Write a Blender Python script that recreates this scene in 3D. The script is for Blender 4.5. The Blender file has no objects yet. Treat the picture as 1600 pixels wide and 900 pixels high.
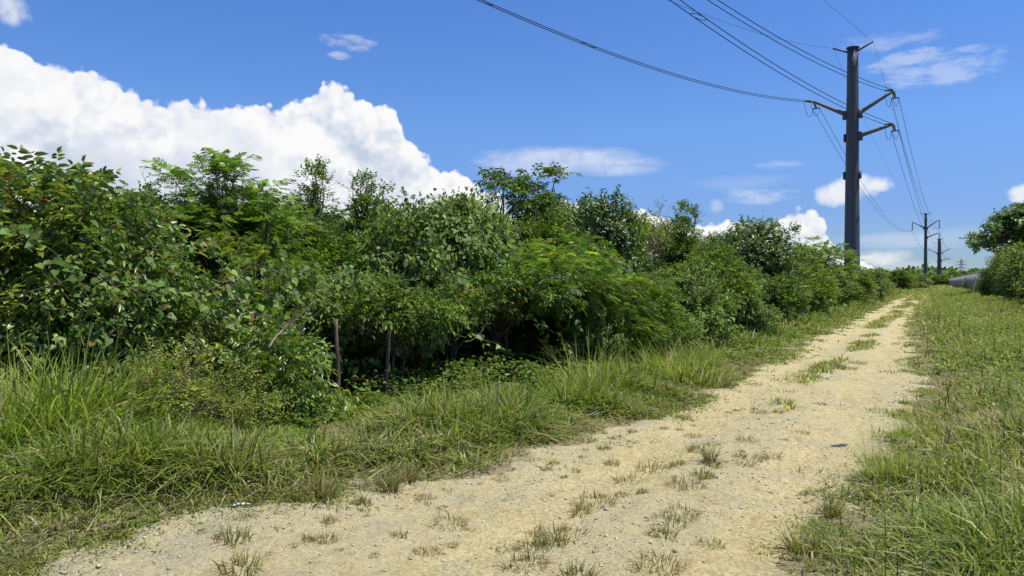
import bpy, math
import numpy as np

R = np.random.default_rng
SC = bpy.context.scene
COL = SC.collection

# ------------------------------------------------------------------ layout helpers
CAMH, F, HOR = 1.6, 1155.0, 440.0            # eye height, focal length and horizon of the photo's lens
ANG = math.radians(29.7)                     # heading of the track
NX, NY = math.cos(ANG), -math.sin(ANG)       # u: to the right across the track
DX, DY = math.sin(ANG), math.cos(ANG)        # s: along the track

def us2xy(u, s): return u * NX + s * DX, u * NY + s * DY
def xy2us(x, y): return x * NX + y * NY, x * DX + y * DY
def xat(px, Y): return (px - 800.0) / F * Y
def zat(py, Y): return CAMH + (HOR - py) / F * Y

def _hash(ix, iy, seed):
    n = (ix.astype(np.int64) * 374761393 + iy.astype(np.int64) * 668265263 + seed * 974711) & 0xFFFFFFFF
    n = ((n ^ (n >> 13)) * 1274126177) & 0xFFFFFFFF
    return ((n ^ (n >> 16)) & 0xFFFF) / 65535.0

def vnoise(x, y, seed=0):
    x = np.asarray(x, float); y = np.asarray(y, float)
    ix, iy = np.floor(x), np.floor(y)
    fx, fy = x - ix, y - iy
    fx = fx * fx * (3 - 2 * fx); fy = fy * fy * (3 - 2 * fy)
    a = _hash(ix, iy, seed); b = _hash(ix + 1, iy, seed)
    c = _hash(ix, iy + 1, seed); d = _hash(ix + 1, iy + 1, seed)
    return (a + (b - a) * fx) * (1 - fy) + (c + (d - c) * fx) * fy

def fbm(x, y, seed=0, o=4):
    t = 0; a = 0.5; n = 0
    for k in range(o):
        t = t + a * vnoise(np.asarray(x) * 2 ** k, np.asarray(y) * 2 ** k, seed + 17 * k); n += a; a *= 0.5
    return t / n

def sstep(a, b, x):
    t = np.clip((np.asarray(x, float) - a) / (b - a), 0, 1)
    return t * t * (3 - 2 * t)

# edges of the track (in u) along s
_LS = [-6, 2.6, 3.7, 4.4, 5.2, 6.2, 9.2, 13, 20, 40, 60, 90, 160]
_LU = [-4.4, -4.3, -4.15, -3.75, -3.4, -3.2, -2.8, -2.8, -2.95, -2.9, -3.1, -3.0, -2.8]
_RS = [-6, 3.0, 4.2, 6.0, 7.9, 10.5, 13.2, 20, 30, 45, 90, 160]
_RU = [-.95, -.95, -0.78, -0.52, -0.38, -0.2, -0.1, -0.42, -0.68, -0.85, -.9, -.9]
def edgeL(s): return np.interp(s, _LS, _LU) + (fbm(np.asarray(s) * 1.3, 0 * np.asarray(s), 5, 4) - 0.5) * 0.6 + (fbm(np.asarray(s) * 5.5, 0 * np.asarray(s) + 3, 7, 3) - .5) * .28
def edgeR(s): return np.interp(s, _RS, _RU) + (fbm(np.asarray(s) * 1.5, 0 * np.asarray(s) + 9, 6, 4) - 0.5) * 0.5 + (fbm(np.asarray(s) * 5.5, 0 * np.asarray(s) + 5, 8, 3) - .5) * .28

def ground_z(x, y):
    u, s = xy2us(np.asarray(x, float), np.asarray(y, float))
    z = 0.13 * sstep(-3.2, -5.5, u) + 0.22 * sstep(0.2, 2.8, u)
    z = z + (fbm(u * 0.5, s * 0.5, 11, 3) - 0.5) * 0.10
    z = z - 0.035 * np.exp(-((u + 2.25) / 0.32) ** 2) - 0.035 * np.exp(-((u + 0.95) / 0.32) ** 2)
    far = sstep(250, 500, np.hypot(u, s))
    return z * (1 - far)

# ------------------------------------------------------------------ mesh helpers
def mesh_obj(name, V, faces, mat, col=None, parent=None, smooth=False):
    V = np.asarray(V, np.float32)
    me = bpy.data.meshes.new(name)
    me.vertices.add(len(V)); me.vertices.foreach_set('co', V.ravel())
    faces = [np.asarray(f, np.int32) for f in faces if len(f)]
    nl = sum(f.size for f in faces); npoly = sum(len(f) for f in faces)
    me.loops.add(nl); me.polygons.add(npoly)
    me.loops.foreach_set('vertex_index', np.concatenate([f.ravel() for f in faces]))
    tot = np.concatenate([np.full(len(f), f.shape[1], np.int32) for f in faces])
    st = np.concatenate([[0], np.cumsum(tot)[:-1]]).astype(np.int32)
    me.polygons.foreach_set('loop_start', st)
    if smooth: me.polygons.foreach_set('use_smooth', np.ones(npoly, bool))
    if col is not None:
        at = me.color_attributes.new('Col', 'FLOAT_COLOR', 'POINT')
        c = np.ones((len(V), 4), np.float32); c[:, :3] = col
        at.data.foreach_set('color', c.ravel())
    me.materials.append(mat)
    me.update(calc_edges=True)
    o = bpy.data.objects.new(name, me)
    COL.objects.link(o)
    if parent is not None: o.parent = parent
    return o

class MB:
    """collects pieces of ONE mesh"""
    def __init__(s): s.V = []; s.F = {}; s.C = []; s.n = 0
    def add(s, V, faces, col=None):
        V = np.asarray(V, float).reshape(-1, 3)
        for f in faces:
            f = np.asarray(f)
            if len(f): s.F.setdefault(f.shape[1], []).append(f + s.n)
        s.V.append(V); s.n += len(V)
        c = np.zeros((len(V), 3)); c[:] = (0.5, 0.5, 0.5) if col is None else col
        s.C.append(c)
    def tube(s, P, r, sides=6, col=None, cap=True):
        P = np.asarray(P, float); n = len(P); r = np.broadcast_to(np.asarray(r, float), (n,))
        T = np.gradient(P, axis=0); T /= np.linalg.norm(T, axis=1)[:, None] + 1e-9
        ref = np.array([0, 0, 1.0]) if abs(T[:, 2]).mean() < 0.8 else np.array([1.0, 0, 0])
        a = np.cross(T, ref); a /= np.linalg.norm(a, axis=1)[:, None] + 1e-9
        b = np.cross(T, a)
        th = np.arange(sides) * 2 * math.pi / sides
        V = P[:, None] + r[:, None, None] * (np.cos(th)[None, :, None] * a[:, None] + np.sin(th)[None, :, None] * b[:, None])
        i = np.arange(n - 1)[:, None] * sides; j = np.arange(sides)[None]; k = (j + 1) % sides
        q = np.stack([i + j, i + k, i + sides + k, i + sides + j], -1).reshape(-1, 4)
        fs = [q]
        if cap: fs += [np.arange(sides)[None, ::-1], (np.arange(sides) + (n - 1) * sides)[None]]
        s.add(V.reshape(-1, 3), fs, col)
    def box(s, c, size, rot=None, col=None):
        h = np.array(size) / 2
        V = np.array([[x, y, z] for x in (-1, 1) for y in (-1, 1) for z in (-1, 1)], float) * h
        if rot is not None: V = V @ np.asarray(rot).T
        s.add(V + np.asarray(c), [np.array([[0, 1, 3, 2], [4, 6, 7, 5], [0, 4, 5, 1], [2, 3, 7, 6], [0, 2, 6, 4], [1, 5, 7, 3]])], col)
    def build(s, name, mat, parent=None, smooth=False):
        return mesh_obj(name, np.concatenate(s.V), [np.concatenate(f) for f in s.F.values()], mat,
                        np.concatenate(s.C), parent, smooth)

def unit(v): return v / (np.linalg.norm(v, axis=-1, keepdims=True) + 1e-9)

# leaf outlines: (along, across, up) and faces
TM = {
 'ovate': (np.array([[0,0,0],[.25,-.42,.05],[.62,-.38,.05],[1,0,-.06],[.62,.38,.05],[.25,.42,.05],[.3,0,-.02],[.66,0,-.02]]),
           [np.array([[0,1,6],[2,3,7],[0,6,5],[7,3,4]]), np.array([[1,2,7,6],[6,7,4,5]])]),
 'heart': (np.array([[0,0,0],[-.14,-.28,.02],[.22,-.5,.06],[1,0,-.08],[.22,.5,.06],[-.14,.28,.02]]),
           [np.array([[0,1,2],[0,2,3],[0,3,4],[0,4,5]])]),
 'diamond': (np.array([[0,0,0],[.45,-.5,.07],[1,0,-.05],[.45,.5,.07]]), [np.array([[0,1,2],[0,2,3]])]),
 'strip': (np.array([[0,-.3,0],[.5,-.5,.0],[1,0,-.04],[.5,.5,.0],[0,.3,0]]), [np.array([[0,1,3,4]]), np.array([[1,2,3]])]),
}

def add_leaves(mb, P, Ax, Nr, L, W, tm, col, droop=0.0):
    tv, tf = TM[tm]
    n = len(P)
    if n == 0: return
    L = np.broadcast_to(L, (n,)); W = np.broadcast_to(W, (n,))
    Ax = unit(Ax); Nr = unit(Nr - (Nr * Ax).sum(-1, keepdims=True) * Ax); S = np.cross(Ax, Nr)
    k = len(tv)
    V = (P[:, None] + Ax[:, None] * (L[:, None] * tv[None, :, 0])[..., None]
         + S[:, None] * (W[:, None] * tv[None, :, 1])[..., None]
         + Nr[:, None] * (L[:, None] * tv[None, :, 2])[..., None])
    V[..., 2] -= droop * L[:, None] * tv[None, :, 0] ** 2
    base = (np.arange(n) * k)[:, None, None]
    fs = [(f[None] + base).reshape(-1, f.shape[1]) for f in tf]
    mb.add(V.reshape(-1, 3), fs, np.repeat(col, k, 0))

def palette(rng, n, cols, w, jit=0.18):
    idx = rng.choice(len(cols), n, p=np.array(w) / sum(w))
    c = np.array(cols)[idx] * np.exp(rng.normal(0, jit, (n, 1)))
    return c * np.exp(rng.normal(0, jit * 0.35, (n, 3)))

# ------------------------------------------------------------------ materials
def new_mat(name):
    m = bpy.data.materials.new(name); m.use_nodes = True
    nt = m.node_tree; nt.nodes.clear()
    out = nt.nodes.new('ShaderNodeOutputMaterial')
    return m, nt, out

def nd(nt, t, ins=None, **kw):
    n = nt.nodes.new(t)
    for k, v in kw.items(): setattr(n, k, v)
    for k, v in (ins or {}).items():
        sock = n.inputs[k]
        if isinstance(v, bpy.types.NodeSocket): nt.links.new(v, sock)
        else: sock.default_value = v
    return n

def leaf_mat(name, rough=0.4, trans=0.35, spec=0.5, ttint=(1.5, 1.6, 0.6)):
    m, nt, out = new_mat(name)
    a = nd(nt, 'ShaderNodeAttribute', attribute_name='Col')
    oi = nd(nt, 'ShaderNodeObjectInfo')
    hs = nd(nt, 'ShaderNodeHueSaturation', {'Color': a.outputs['Color'],
            'Hue': nd(nt, 'ShaderNodeMapRange', {0: oi.outputs['Random'], 3: 0.488, 4: 0.51}).outputs[0],
            'Value': nd(nt, 'ShaderNodeMapRange', {0: oi.outputs['Random'], 3: 1.12, 4: 0.9}).outputs[0]})
    p = nd(nt, 'ShaderNodeBsdfPrincipled', {'Base Color': hs.outputs[0], 'Roughness': rough, 'Specular IOR Level': spec})
    mul = nd(nt, 'ShaderNodeMix', data_type='RGBA', blend_type='MULTIPLY')
    mul.inputs[0].default_value = 1.0
    nt.links.new(hs.outputs[0], mul.inputs[6]); mul.inputs[7].default_value = (*ttint, 1)
    t = nd(nt, 'ShaderNodeBsdfTranslucent', {'Color': mul.outputs[2]})
    mx = nd(nt, 'ShaderNodeMixShader', {0: trans, 1: p.outputs[0], 2: t.outputs[0]})
    nt.links.new(mx.outputs[0], out.inputs[0])
    return m

def noise(nt, scale, detail=4, rough=0.55, vec=None, **kw):
    n = nd(nt, 'ShaderNodeTexNoise', {'Scale': scale, 'Detail': detail, 'Roughness': rough}, **kw)
    if vec is not None: nt.links.new(vec, n.inputs['Vector'])
    return n.outputs['Fac']

def ramp(nt, fac, stops, interp='LINEAR'):
    r = nt.nodes.new('ShaderNodeValToRGB'); nt.links.new(fac, r.inputs[0])
    r.color_ramp.interpolation = interp
    e = r.color_ramp.elements
    while len(e) < len(stops): e.new(0.5)
    for i, (p, c) in enumerate(stops):
        e[i].position = p; e[i].color = (*c, 1) if len(c) == 3 else c
    return r.outputs[0]

def mixc(nt, fac, a, b, blend='MIX'):
    m = nd(nt, 'ShaderNodeMix', data_type='RGBA', blend_type=blend)
    for s, v in ((m.inputs[0], fac), (m.inputs[6], a), (m.inputs[7], b)):
        if isinstance(v, bpy.types.NodeSocket): nt.links.new(v, s)
        else: s.default_value = v if not isinstance(v, tuple) else (*v[:3], 1)
    return m.outputs[2]

def math_(nt, op, a, b=0.0, c=0.0, clamp=False):
    n = nt.nodes.new('ShaderNodeMath'); n.operation = op; n.use_clamp = clamp
    for i, v in enumerate((a, b, c)):
        if i >= len(n.inputs): break
        if isinstance(v, bpy.types.NodeSocket): nt.links.new(v, n.inputs[i])
        else: n.inputs[i].default_value = v
    return n.outputs[0]

def surf(name, colfn, rough=0.9, bump=None, spec=0.3):
    m, nt, out = new_mat(name)
    tc = nd(nt, 'ShaderNodeTexCoord').outputs['Object']
    c = colfn(nt, tc)
    p = nd(nt, 'ShaderNodeBsdfPrincipled', {'Roughness': rough, 'Specular IOR Level': spec})
    if isinstance(c, bpy.types.NodeSocket): nt.links.new(c, p.inputs['Base Color'])
    else: p.inputs['Base Color'].default_value = (*c, 1)
    if bump:
        h, st, dist = bump(nt, tc)
        b = nd(nt, 'ShaderNodeBump', {'Strength': st, 'Distance': dist, 'Height': h})
        nt.links.new(b.outputs[0], p.inputs['Normal'])
    nt.links.new(p.outputs[0], out.inputs[0])
    return m

def c_bark(nt, v):
    mp = nd(nt, 'ShaderNodeMapping', {'Vector': v, 'Scale': (14, 14, 3)}).outputs[0]
    return ramp(nt, noise(nt, 1.0, 5, 0.65, mp), [(0.3, (.05, .036, .024)), (0.55, (.13, .10, .07)), (0.75, (.24, .20, .15))])
def b_bark(nt, v):
    mp = nd(nt, 'ShaderNodeMapping', {'Vector': v, 'Scale': (30, 30, 5)}).outputs[0]
    return noise(nt, 1.0, 5, 0.7, mp), 0.7, 0.02
M_bark = surf('bark', c_bark, 0.9, b_bark)
M_leaf_gloss = leaf_mat('glossy_leaf', 0.35, 0.32, 0.50)
M_leaf_soft = leaf_mat('soft_leaf', 0.46, 0.38, 0.27)
M_leaf_fine = leaf_mat('fine_leaf', 0.55, 0.42, 0.25)
M_grass = leaf_mat('grass_blade', 0.5, 0.38, 0.3, (1.3, 1.35, 0.7))

def c_steel(nt, v):
    mp = nd(nt, 'ShaderNodeMapping', {'Vector': v, 'Scale': (5, 5, .25)}).outputs[0]
    a = ramp(nt, noise(nt, 1.0, 6, 0.6, mp), [(0.3, (.050, .056, .070)), (0.7, (.085, .093, .108))])
    st = ramp(nt, noise(nt, 2.5, 6, 0.7, nd(nt, 'ShaderNodeMapping', {'Vector': v, 'Scale': (3, 3, .4)}).outputs[0]),
              [(0.58, (0, 0, 0)), (0.72, (1, 1, 1))])
    return mixc(nt, st, a, (.12, .108, .098))
M_steel = surf('weathered_steel', c_steel, 0.62, lambda nt, v: (noise(nt, 9, 4, .6, v), .25, .01), 0.35)
M_arm = surf('galvanised_arm', lambda nt, v: ramp(nt, noise(nt, 4, 5, .6, v), [(0.3, (.09, .088, .085)), (0.7, (.17, .16, .145))]), 0.6)
M_ins = surf('insulator_green_grey', lambda nt, v: ramp(nt, noise(nt, 8, 3, .5, v), [(0.3, (.10, .15, .13)), (0.7, (.16, .21, .18))]), 0.35, None, 0.5)
M_cable = surf('cable_dark', lambda nt, v: ramp(nt, noise(nt, 3, 2, .5, v), [(0.3, (.010, .012, .018)), (0.7, (.018, .02, .028))]), 0.85)
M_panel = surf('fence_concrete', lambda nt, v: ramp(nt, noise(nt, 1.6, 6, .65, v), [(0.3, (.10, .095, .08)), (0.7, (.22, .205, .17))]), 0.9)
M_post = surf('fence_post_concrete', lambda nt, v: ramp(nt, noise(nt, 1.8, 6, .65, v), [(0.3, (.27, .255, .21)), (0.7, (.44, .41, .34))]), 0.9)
M_wood = surf('weathered_wood', lambda nt, v: ramp(nt, noise(nt, 1, 6, .65, nd(nt, 'ShaderNodeMapping', {'Vector': v, 'Scale': (30, 30, 2.2)}).outputs[0]),
              [(0.3, (.045, .03, .018)), (0.5, (.13, .092, .058)), (0.72, (.27, .215, .15))]), 0.9,
              lambda nt, v: (noise(nt, 1, 5, .7, nd(nt, 'ShaderNodeMapping', {'Vector': v, 'Scale': (60, 60, 4)}).outputs[0]), .8, .01))
M_deadwood = surf('dead_stick', lambda nt, v: ramp(nt, noise(nt, 9, 5, .65, v), [(0.3, (.16, .11, .07)), (0.7, (.38, .31, .22))]), 0.9)
M_white = surf('white_litter', lambda nt, v: ramp(nt, noise(nt, 20, 3, .5, v), [(0.3, (.45, .46, .47)), (0.7, (.66, .66, .66))]), 0.5)
M_black = surf('black_rubber', lambda nt, v: ramp(nt, noise(nt, 30, 5, .6, v), [(0.35, (.012, .015, .02)), (0.7, (.09, .10, .12))]), 0.8,
               lambda nt, v: (noise(nt, 40, 4, .6, v), .8, .02))
M_lattice = surf('distant_lattice_steel', lambda nt, v: ramp(nt, noise(nt, 2, 2, .5, v), [(0.3, (.16, .18, .21)), (0.7, (.22, .24, .27))]), 0.6)

def c_ground(nt, v):
    n1 = noise(nt, 1.1, 8, .65, v); n2 = noise(nt, 9, 6, .7, v); n3 = noise(nt, 60, 4, .7, v)
    a = ramp(nt, n2, [(0.3, (.12, .092, .05)), (0.5, (.22, .175, .095)), (0.72, (.36, .30, .18))])
    b = ramp(nt, n3, [(0.35, (.08, .085, .028)), (0.65, (.19, .175, .075))])
    g = mixc(nt, ramp(nt, n1, [(0.42, (0, 0, 0)), (0.6, (1, 1, 1))]), a, b)
    sx = nd(nt, 'ShaderNodeSeparateXYZ', {0: v})
    uu = math_(nt, 'ADD', math_(nt, 'MULTIPLY', sx.outputs[0], NX), math_(nt, 'MULTIPLY', sx.outputs[1], NY))
    uu = math_(nt, 'ADD', uu, math_(nt, 'MULTIPLY', math_(nt, 'SUBTRACT', n2, .5), 1.1))
    m = math_(nt, 'MULTIPLY', nd(nt, 'ShaderNodeMapRange', {0: uu, 1: -4.7, 2: -4.0, 3: 0.0, 4: 1.0}).outputs[0], nd(nt, 'ShaderNodeMapRange', {0: uu, 1: .2, 2: -.3, 3: 0.0, 4: 1.0}).outputs[0])
    ycut = nd(nt, 'ShaderNodeMapRange', {0: sx.outputs[1], 1: 110, 2: 80, 3: 0.0, 4: 1.0}).outputs[0]
    far = nd(nt, 'ShaderNodeMapRange', {0: sx.outputs[1], 1: 60, 2: 110, 3: 0.0, 4: .85}).outputs[0]
    g = mixc(nt, far, g, (.13, .15, .045))
    return mixc(nt, math_(nt, 'MULTIPLY', math_(nt, 'MULTIPLY', m, ycut), .8), g, ramp(nt, n2, [(0.3, (.30, .245, .135)), (.7, (.46, .39, .23))]))
M_ground = surf('verge_soil', c_ground, 0.95, lambda nt, v: (noise(nt, 25, 8, .75, v), .9, .06))

def c_road(nt, v):
    n1 = noise(nt, .55, 6, .6, v); n2 = noise(nt, 4.5, 8, .68, v); n3 = noise(nt, 75, 6, .75, v); n4 = noise(nt, 1.7, 7, .6, v)
    base = ramp(nt, n2, [(0.28, (.42, .335, .165)), (0.5, (.50, .42, .225)), (0.75, (.57, .495, .30))])
    base = mixc(nt, ramp(nt, n1, [(0.38, (0, 0, 0)), (0.62, (.75, .75, .75))]), base, (.53, .44, .27))
    grey = ramp(nt, n3, [(0.35, (.27, .25, .175)), (0.65, (.48, .44, .31))])
    gm = ramp(nt, n4, [(0.52, (0, 0, 0)), (0.68, (.8, .8, .8))])
    base = mixc(nt, gm, base, grey)
    # grey stony apron along the near left edge
    sx = nd(nt, 'ShaderNodeSeparateXYZ', {0: v})
    uu = math_(nt, 'ADD', math_(nt, 'MULTIPLY', sx.outputs[0], NX), math_(nt, 'MULTIPLY', sx.outputs[1], NY))
    am = math_(nt, 'MULTIPLY', nd(nt, 'ShaderNodeMapRange', {0: uu, 1: -3.45, 2: -3.95, 3: 0.0, 4: 1.0}).outputs[0],
               ramp(nt, n2, [(0.35, (0, 0, 0)), (0.6, (.85, .85, .85))]))
    base = mixc(nt, am, base, grey)
    vo = nd(nt, 'ShaderNodeTexVoronoi', {'Vector': v, 'Scale': 48.0, 'Randomness': 1.0})
    peb = ramp(nt, vo.outputs['Color'], [(0.22, (.72, .69, .62)), (0.6, (1, 1, 1)), (0.9, (1.15, 1.15, 1.16))])
    base = mixc(nt, .8, base, peb, 'MULTIPLY')
    sp = ramp(nt, n3, [(0.30, (.38, .35, .29)), (0.42, (1, 1, 1))])
    wob = math_(nt, 'MULTIPLY', math_(nt, 'SUBTRACT', n1, .5), .9)
    uw = math_(nt, 'ADD', uu, wob)
    def track(c):
        q = math_(nt, 'ABSOLUTE', math_(nt, 'ADD', uw, -c))
        return nd(nt, 'ShaderNodeMapRange', {0: q, 1: .22, 2: .48, 3: 1.0, 4: 0.0}, interpolation_type='SMOOTHSTEP').outputs[0]
    tr = math_(nt, 'MAXIMUM', track(-2.3), track(-.95))
    loose = math_(nt, 'MULTIPLY', math_(nt, 'SUBTRACT', 1.0, tr), ramp(nt, n2, [(0.32, (.15, .15, .15)), (0.62, (.75, .75, .75))]))
    base = mixc(nt, math_(nt, 'MULTIPLY', loose, .55), base, grey)
    base = mixc(nt, 1.0, base, (1.0, 1.005, .90), 'MULTIPLY')
    return mixc(nt, 1.0, base, sp, 'MULTIPLY')
def b_road(nt, v):
    vo = nd(nt, 'ShaderNodeTexVoronoi', {'Vector': v, 'Scale': 42.0}).outputs['Distance']
    h = math_(nt, 'ADD', math_(nt, 'MULTIPLY', vo, -0.35), math_(nt, 'ADD', noise(nt, 55, 6, .75, v), math_(nt, 'MULTIPLY', noise(nt, 6, 6, .7, v), 2.0)))
    return h, 0.85, 0.025
M_road = surf('pale_limestone_dirt', c_road, 0.95, b_road, 0.15)
def c_stone(nt, v):
    oi = nd(nt, 'ShaderNodeAttribute', attribute_name='Col').outputs['Color']
    return mixc(nt, .35, oi, ramp(nt, noise(nt, 40, 3, .6, v), [(0.3, (.25, .21, .13)), (.7, (.50, .44, .30))]))
M_stone = surf('loose_stone', c_stone, 0.9, None, 0.2)

# ------------------------------------------------------------------ tagging
def tag(o, label=None, cat=None, group=None, kind=None):
    if label: o['label'] = label
    if cat: o['category'] = cat
    if group: o['group'] = group
    if kind: o['kind'] = kind
    return o

def thing(name, label, cat, loc, group=None, rz=0.0):
    o = bpy.data.objects.new(name, None); COL.objects.link(o)
    o.empty_display_size = 0.2
    o.location = loc; o.rotation_euler = (0, 0, rz)
    return tag(o, label, cat, group)

def link_copy(src, parent=None):
    c = src.copy(); COL.objects.link(c)
    if parent is not None: c.parent = parent
    return c

# ------------------------------------------------------------------ ground and track
def grid_mesh(name, U, S, zfn, mat, kind='structure', label=None, col=None):
    uu, ss = np.meshgrid(U, S, indexing='ij') if U.ndim == 1 else (U, S)
    x, y = us2xy(uu, ss)
    z = zfn(uu, ss, x, y)
    n, m = uu.shape
    i = np.arange(n - 1)[:, None] * m + np.arange(m - 1)[None]
    q = np.stack([i, i + m, i + m + 1, i + 1], -1).reshape(-1, 4)
    o = mesh_obj(name, np.stack([x, y, z], -1).reshape(-1, 3), [q], mat, None, None, True)
    return tag(o, kind=kind)

def road_inside(u, s):
    return np.minimum(u - edgeL(s), edgeR(s) - u)

U = np.concatenate([[-3000, -1200, -500, -200, -90, -45, -26, -17, -12, -9], np.arange(-7.5, 4.01, 0.11), [5, 7, 11, 20, 45, 100, 300, 900, 3000]])
S = np.concatenate([[-3000, -800, -200, -60, -25, -12, -6], np.arange(-3, 16, 0.14), np.arange(16, 40, .4), np.arange(40, 160, 1.5), [180, 220, 300, 450, 800, 1600, 3500]])
def gz(u, s, x, y):
    ins = np.where((s > -4) & (s < 150), road_inside(u, s), -1)
    return ground_z(x, y) - 0.07 * sstep(0.02, 0.35, ins) + (fbm(u * 3, s * 3, 31, 3) - .5) * .05 * sstep(0.3, -0.3, ins)
grid_mesh('ground', U, S, gz, M_ground)

Sr = np.concatenate([np.arange(-4, 1.5, .2), np.arange(1.5, 11, .035), np.arange(11, 25, .09), np.arange(25, 60, .3), np.arange(60, 150, 1.0)])
w = np.linspace(0, 1, 110)
eL, eR = edgeL(Sr), edgeR(Sr)
Ur = eL[None] + (eR - eL)[None] * w[:, None]
Sr2 = np.broadcast_to(Sr[None], Ur.shape)
def rz(u, s, x, y):
    ins = road_inside(u, s)
    k = sstep(0.0, 0.4, ins)
    z = ground_z(x, y) + 0.006 + k * ((fbm(u * 2.2, s * 1.4, 41, 4) - .5) * .07 + (fbm(u * 11, s * 9, 43, 4) - .5) * .03
                                      + (vnoise(u * 26, s * 26, 45) - .5) * .008)
    return z - 0.05 * (1 - sstep(-.02, 0.10, ins))
grid_mesh('dirt_track', Ur, Sr2, rz, M_road)

def road_z(u, s):
    x, y = us2xy(u, s); return rz(np.asarray(u, float), np.asarray(s, float), x, y)

# loose stones on the track (uncountable)
def stones():
    rng = R(50); mb = MB()
    n = 9500
    s = 2.0 + 14 * rng.random(n) ** 1.6; u = edgeL(s) + .05 + (edgeR(s) - edgeL(s) - .1) * rng.random(n)
    keep = fbm(u * 1.2, s * .8, 77, 3) + rng.normal(0, .12, n) > .44
    u, s = u[keep], s[keep]; n = len(u)
    x, y = us2xy(u, s); z = road_z(u, s)
    r = np.clip(.0058 * np.exp(rng.normal(0, .45, n)), .003, .018)
    ic = np.array([[0, 0, 1], [.9, 0, .2], [.28, .85, .25], [-.72, .52, .2], [-.72, -.52, .2], [.28, -.85, .25], [.5, .4, -.6], [-.5, .4, -.6], [0, -.6, -.6]])
    fc = np.array([[0, 1, 2], [0, 2, 3], [0, 3, 4], [0, 4, 5], [0, 5, 1], [1, 6, 2], [2, 6, 7], [2, 7, 3], [3, 7, 4], [4, 7, 8], [4, 8, 5], [5, 8, 1], [1, 8, 6]])
    V = ic[None] * r[:, None, None] * (1 + rng.normal(0, .22, (n, 9, 1))) * np.stack([rng.uniform(.7, 1.3, n), rng.uniform(.7, 1.3, n), rng.uniform(.5, .9, n)], -1)[:, None]
    th = rng.random(n) * 6.283; c, sn = np.cos(th), np.sin(th)
    V = np.stack([V[..., 0] * c[:, None] - V[..., 1] * sn[:, None], V[..., 0] * sn[:, None] + V[..., 1] * c[:, None], V[..., 2]], -1)
    V += np.stack([x, y, z + r * .25], -1)[:, None]
    col = palette(rng, n, [(.50, .44, .28), (.38, .335, .22), (.27, .24, .17), (.58, .52, .37)], [4, 3, 1.5, 2])
    mb.add(V.reshape(-1, 3), [(fc[None] + (np.arange(n) * 9)[:, None, None]).reshape(-1, 3)], np.repeat(col, 9, 0))
    tag(mb.build('gravel', M_stone), kind='stuff', label='loose pale stones and grit lying on the dirt track', cat='gravel')
stones()

# ------------------------------------------------------------------ grass
G_GREEN = [(.140, .200, .030), (.225, .280, .048), (.32, .345, .070), (.42, .36, .19), (.22, .165, .085)]
def blades(mb, rng, P, L, Wd, az, lean, bend, col, seg=3):
    n = len(P)
    t = np.linspace(0, 1, seg + 1)
    h = L[:, None] * (np.sin(lean)[:, None] * t + bend[:, None] * t ** 2)
    z = L[:, None] * (np.cos(lean)[:, None] * t - 0.55 * bend[:, None] * t ** 2 - .25 * bend[:, None] * t ** 3)
    d = np.stack([np.cos(az), np.sin(az), 0 * az], -1)
    tw = az + math.pi / 2 + rng.normal(0, .5, n)
    sd = np.stack([np.cos(tw), np.sin(tw), rng.normal(0, .25, n)], -1)
    C = P[:, None] + d[:, None] * h[..., None]; C[..., 2] += z
    wt = np.array([.75, 1.0, .8, .5, .3, .2])[:seg] if seg > 3 else np.array([.8, 1.0, .65])[:seg]
    Lf = C[:, :seg] - sd[:, None] * (Wd[:, None] * wt[None] / 2)[..., None]
    Rt = C[:, :seg] + sd[:, None] * (Wd[:, None] * wt[None] / 2)[..., None]
    k = 2 * seg + 1
    V = np.empty((n, k, 3)); V[:, 0:2 * seg:2] = Lf; V[:, 1:2 * seg:2] = Rt; V[:, -1] = C[:, -1]
    b = (np.arange(n) * k)[:, None, None]
    q = np.array([[2 * i, 2 * i + 1, 2 * i + 3, 2 * i + 2] for i in range(seg - 1)])
    tr = np.array([[2 * seg - 2, 2 * seg - 1, 2 * seg]])
    mb.add(V.reshape(-1, 3), [(q[None] + b).reshape(-1, 4), (tr[None] + b).reshape(-1, 3)], np.repeat(col, k, 0))

def tuft_field(mb, rng, u, s, hfun, per, dryfun, wscale=1.0, spread=.05, leanmax=.75):
    x, y = us2xy(u, s); z = ground_z(x, y) - .01
    H = hfun(u, s); dry = dryfun(u, s)
    k = per
    n = len(u) * k
    rep = lambda a: np.repeat(a, k)
    dist = rep(np.hypot(x, y))
    az = rng.random(n) * 2 * math.pi
    rr = np.abs(rng.normal(0, spread, n)) * (1 + dist * .04)
    P = np.stack([rep(x) + rr * np.cos(az), rep(y) + rr * np.sin(az), rep(z)], -1)
    L = rep(H) * rng.uniform(.55, 1.25, n)
    az2 = az + rng.normal(0, .6, n)
    tl = rep(rng.normal(0, .35, len(u))); lean = np.abs(rng.normal(.18, leanmax * .45, n) + tl); bend = np.clip(rng.normal(.52, .28, n), .02, 1.1)
    Wd = wscale * (.0032 + .0011 * dist) * rng.uniform(.7, 1.4, n)
    dr = rng.random(n) < rep(dry)
    tc = rep(rng.random(len(u)))
    base = np.where((tc < .45)[:, None], np.array(G_GREEN[0]), np.where((tc < .8)[:, None], np.array(G_GREEN[1]), np.array(G_GREEN[2])))
    drycol = np.where((rng.random(n) < .7)[:, None], np.array(G_GREEN[3]), np.array(G_GREEN[4]))
    col = np.where(dr[:, None], drycol, base) * np.exp(rng.normal(0, .2, (n, 1)))
    blades(mb, rng, P, L, Wd, az2, lean, bend, col)

def sample_strip(rng, n, s0, s1, ufun):
    # more tufts near, thinning with distance
    s = s0 * (s1 / s0) ** rng.random(n)
    return ufun(s, rng.random(n)), s

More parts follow.
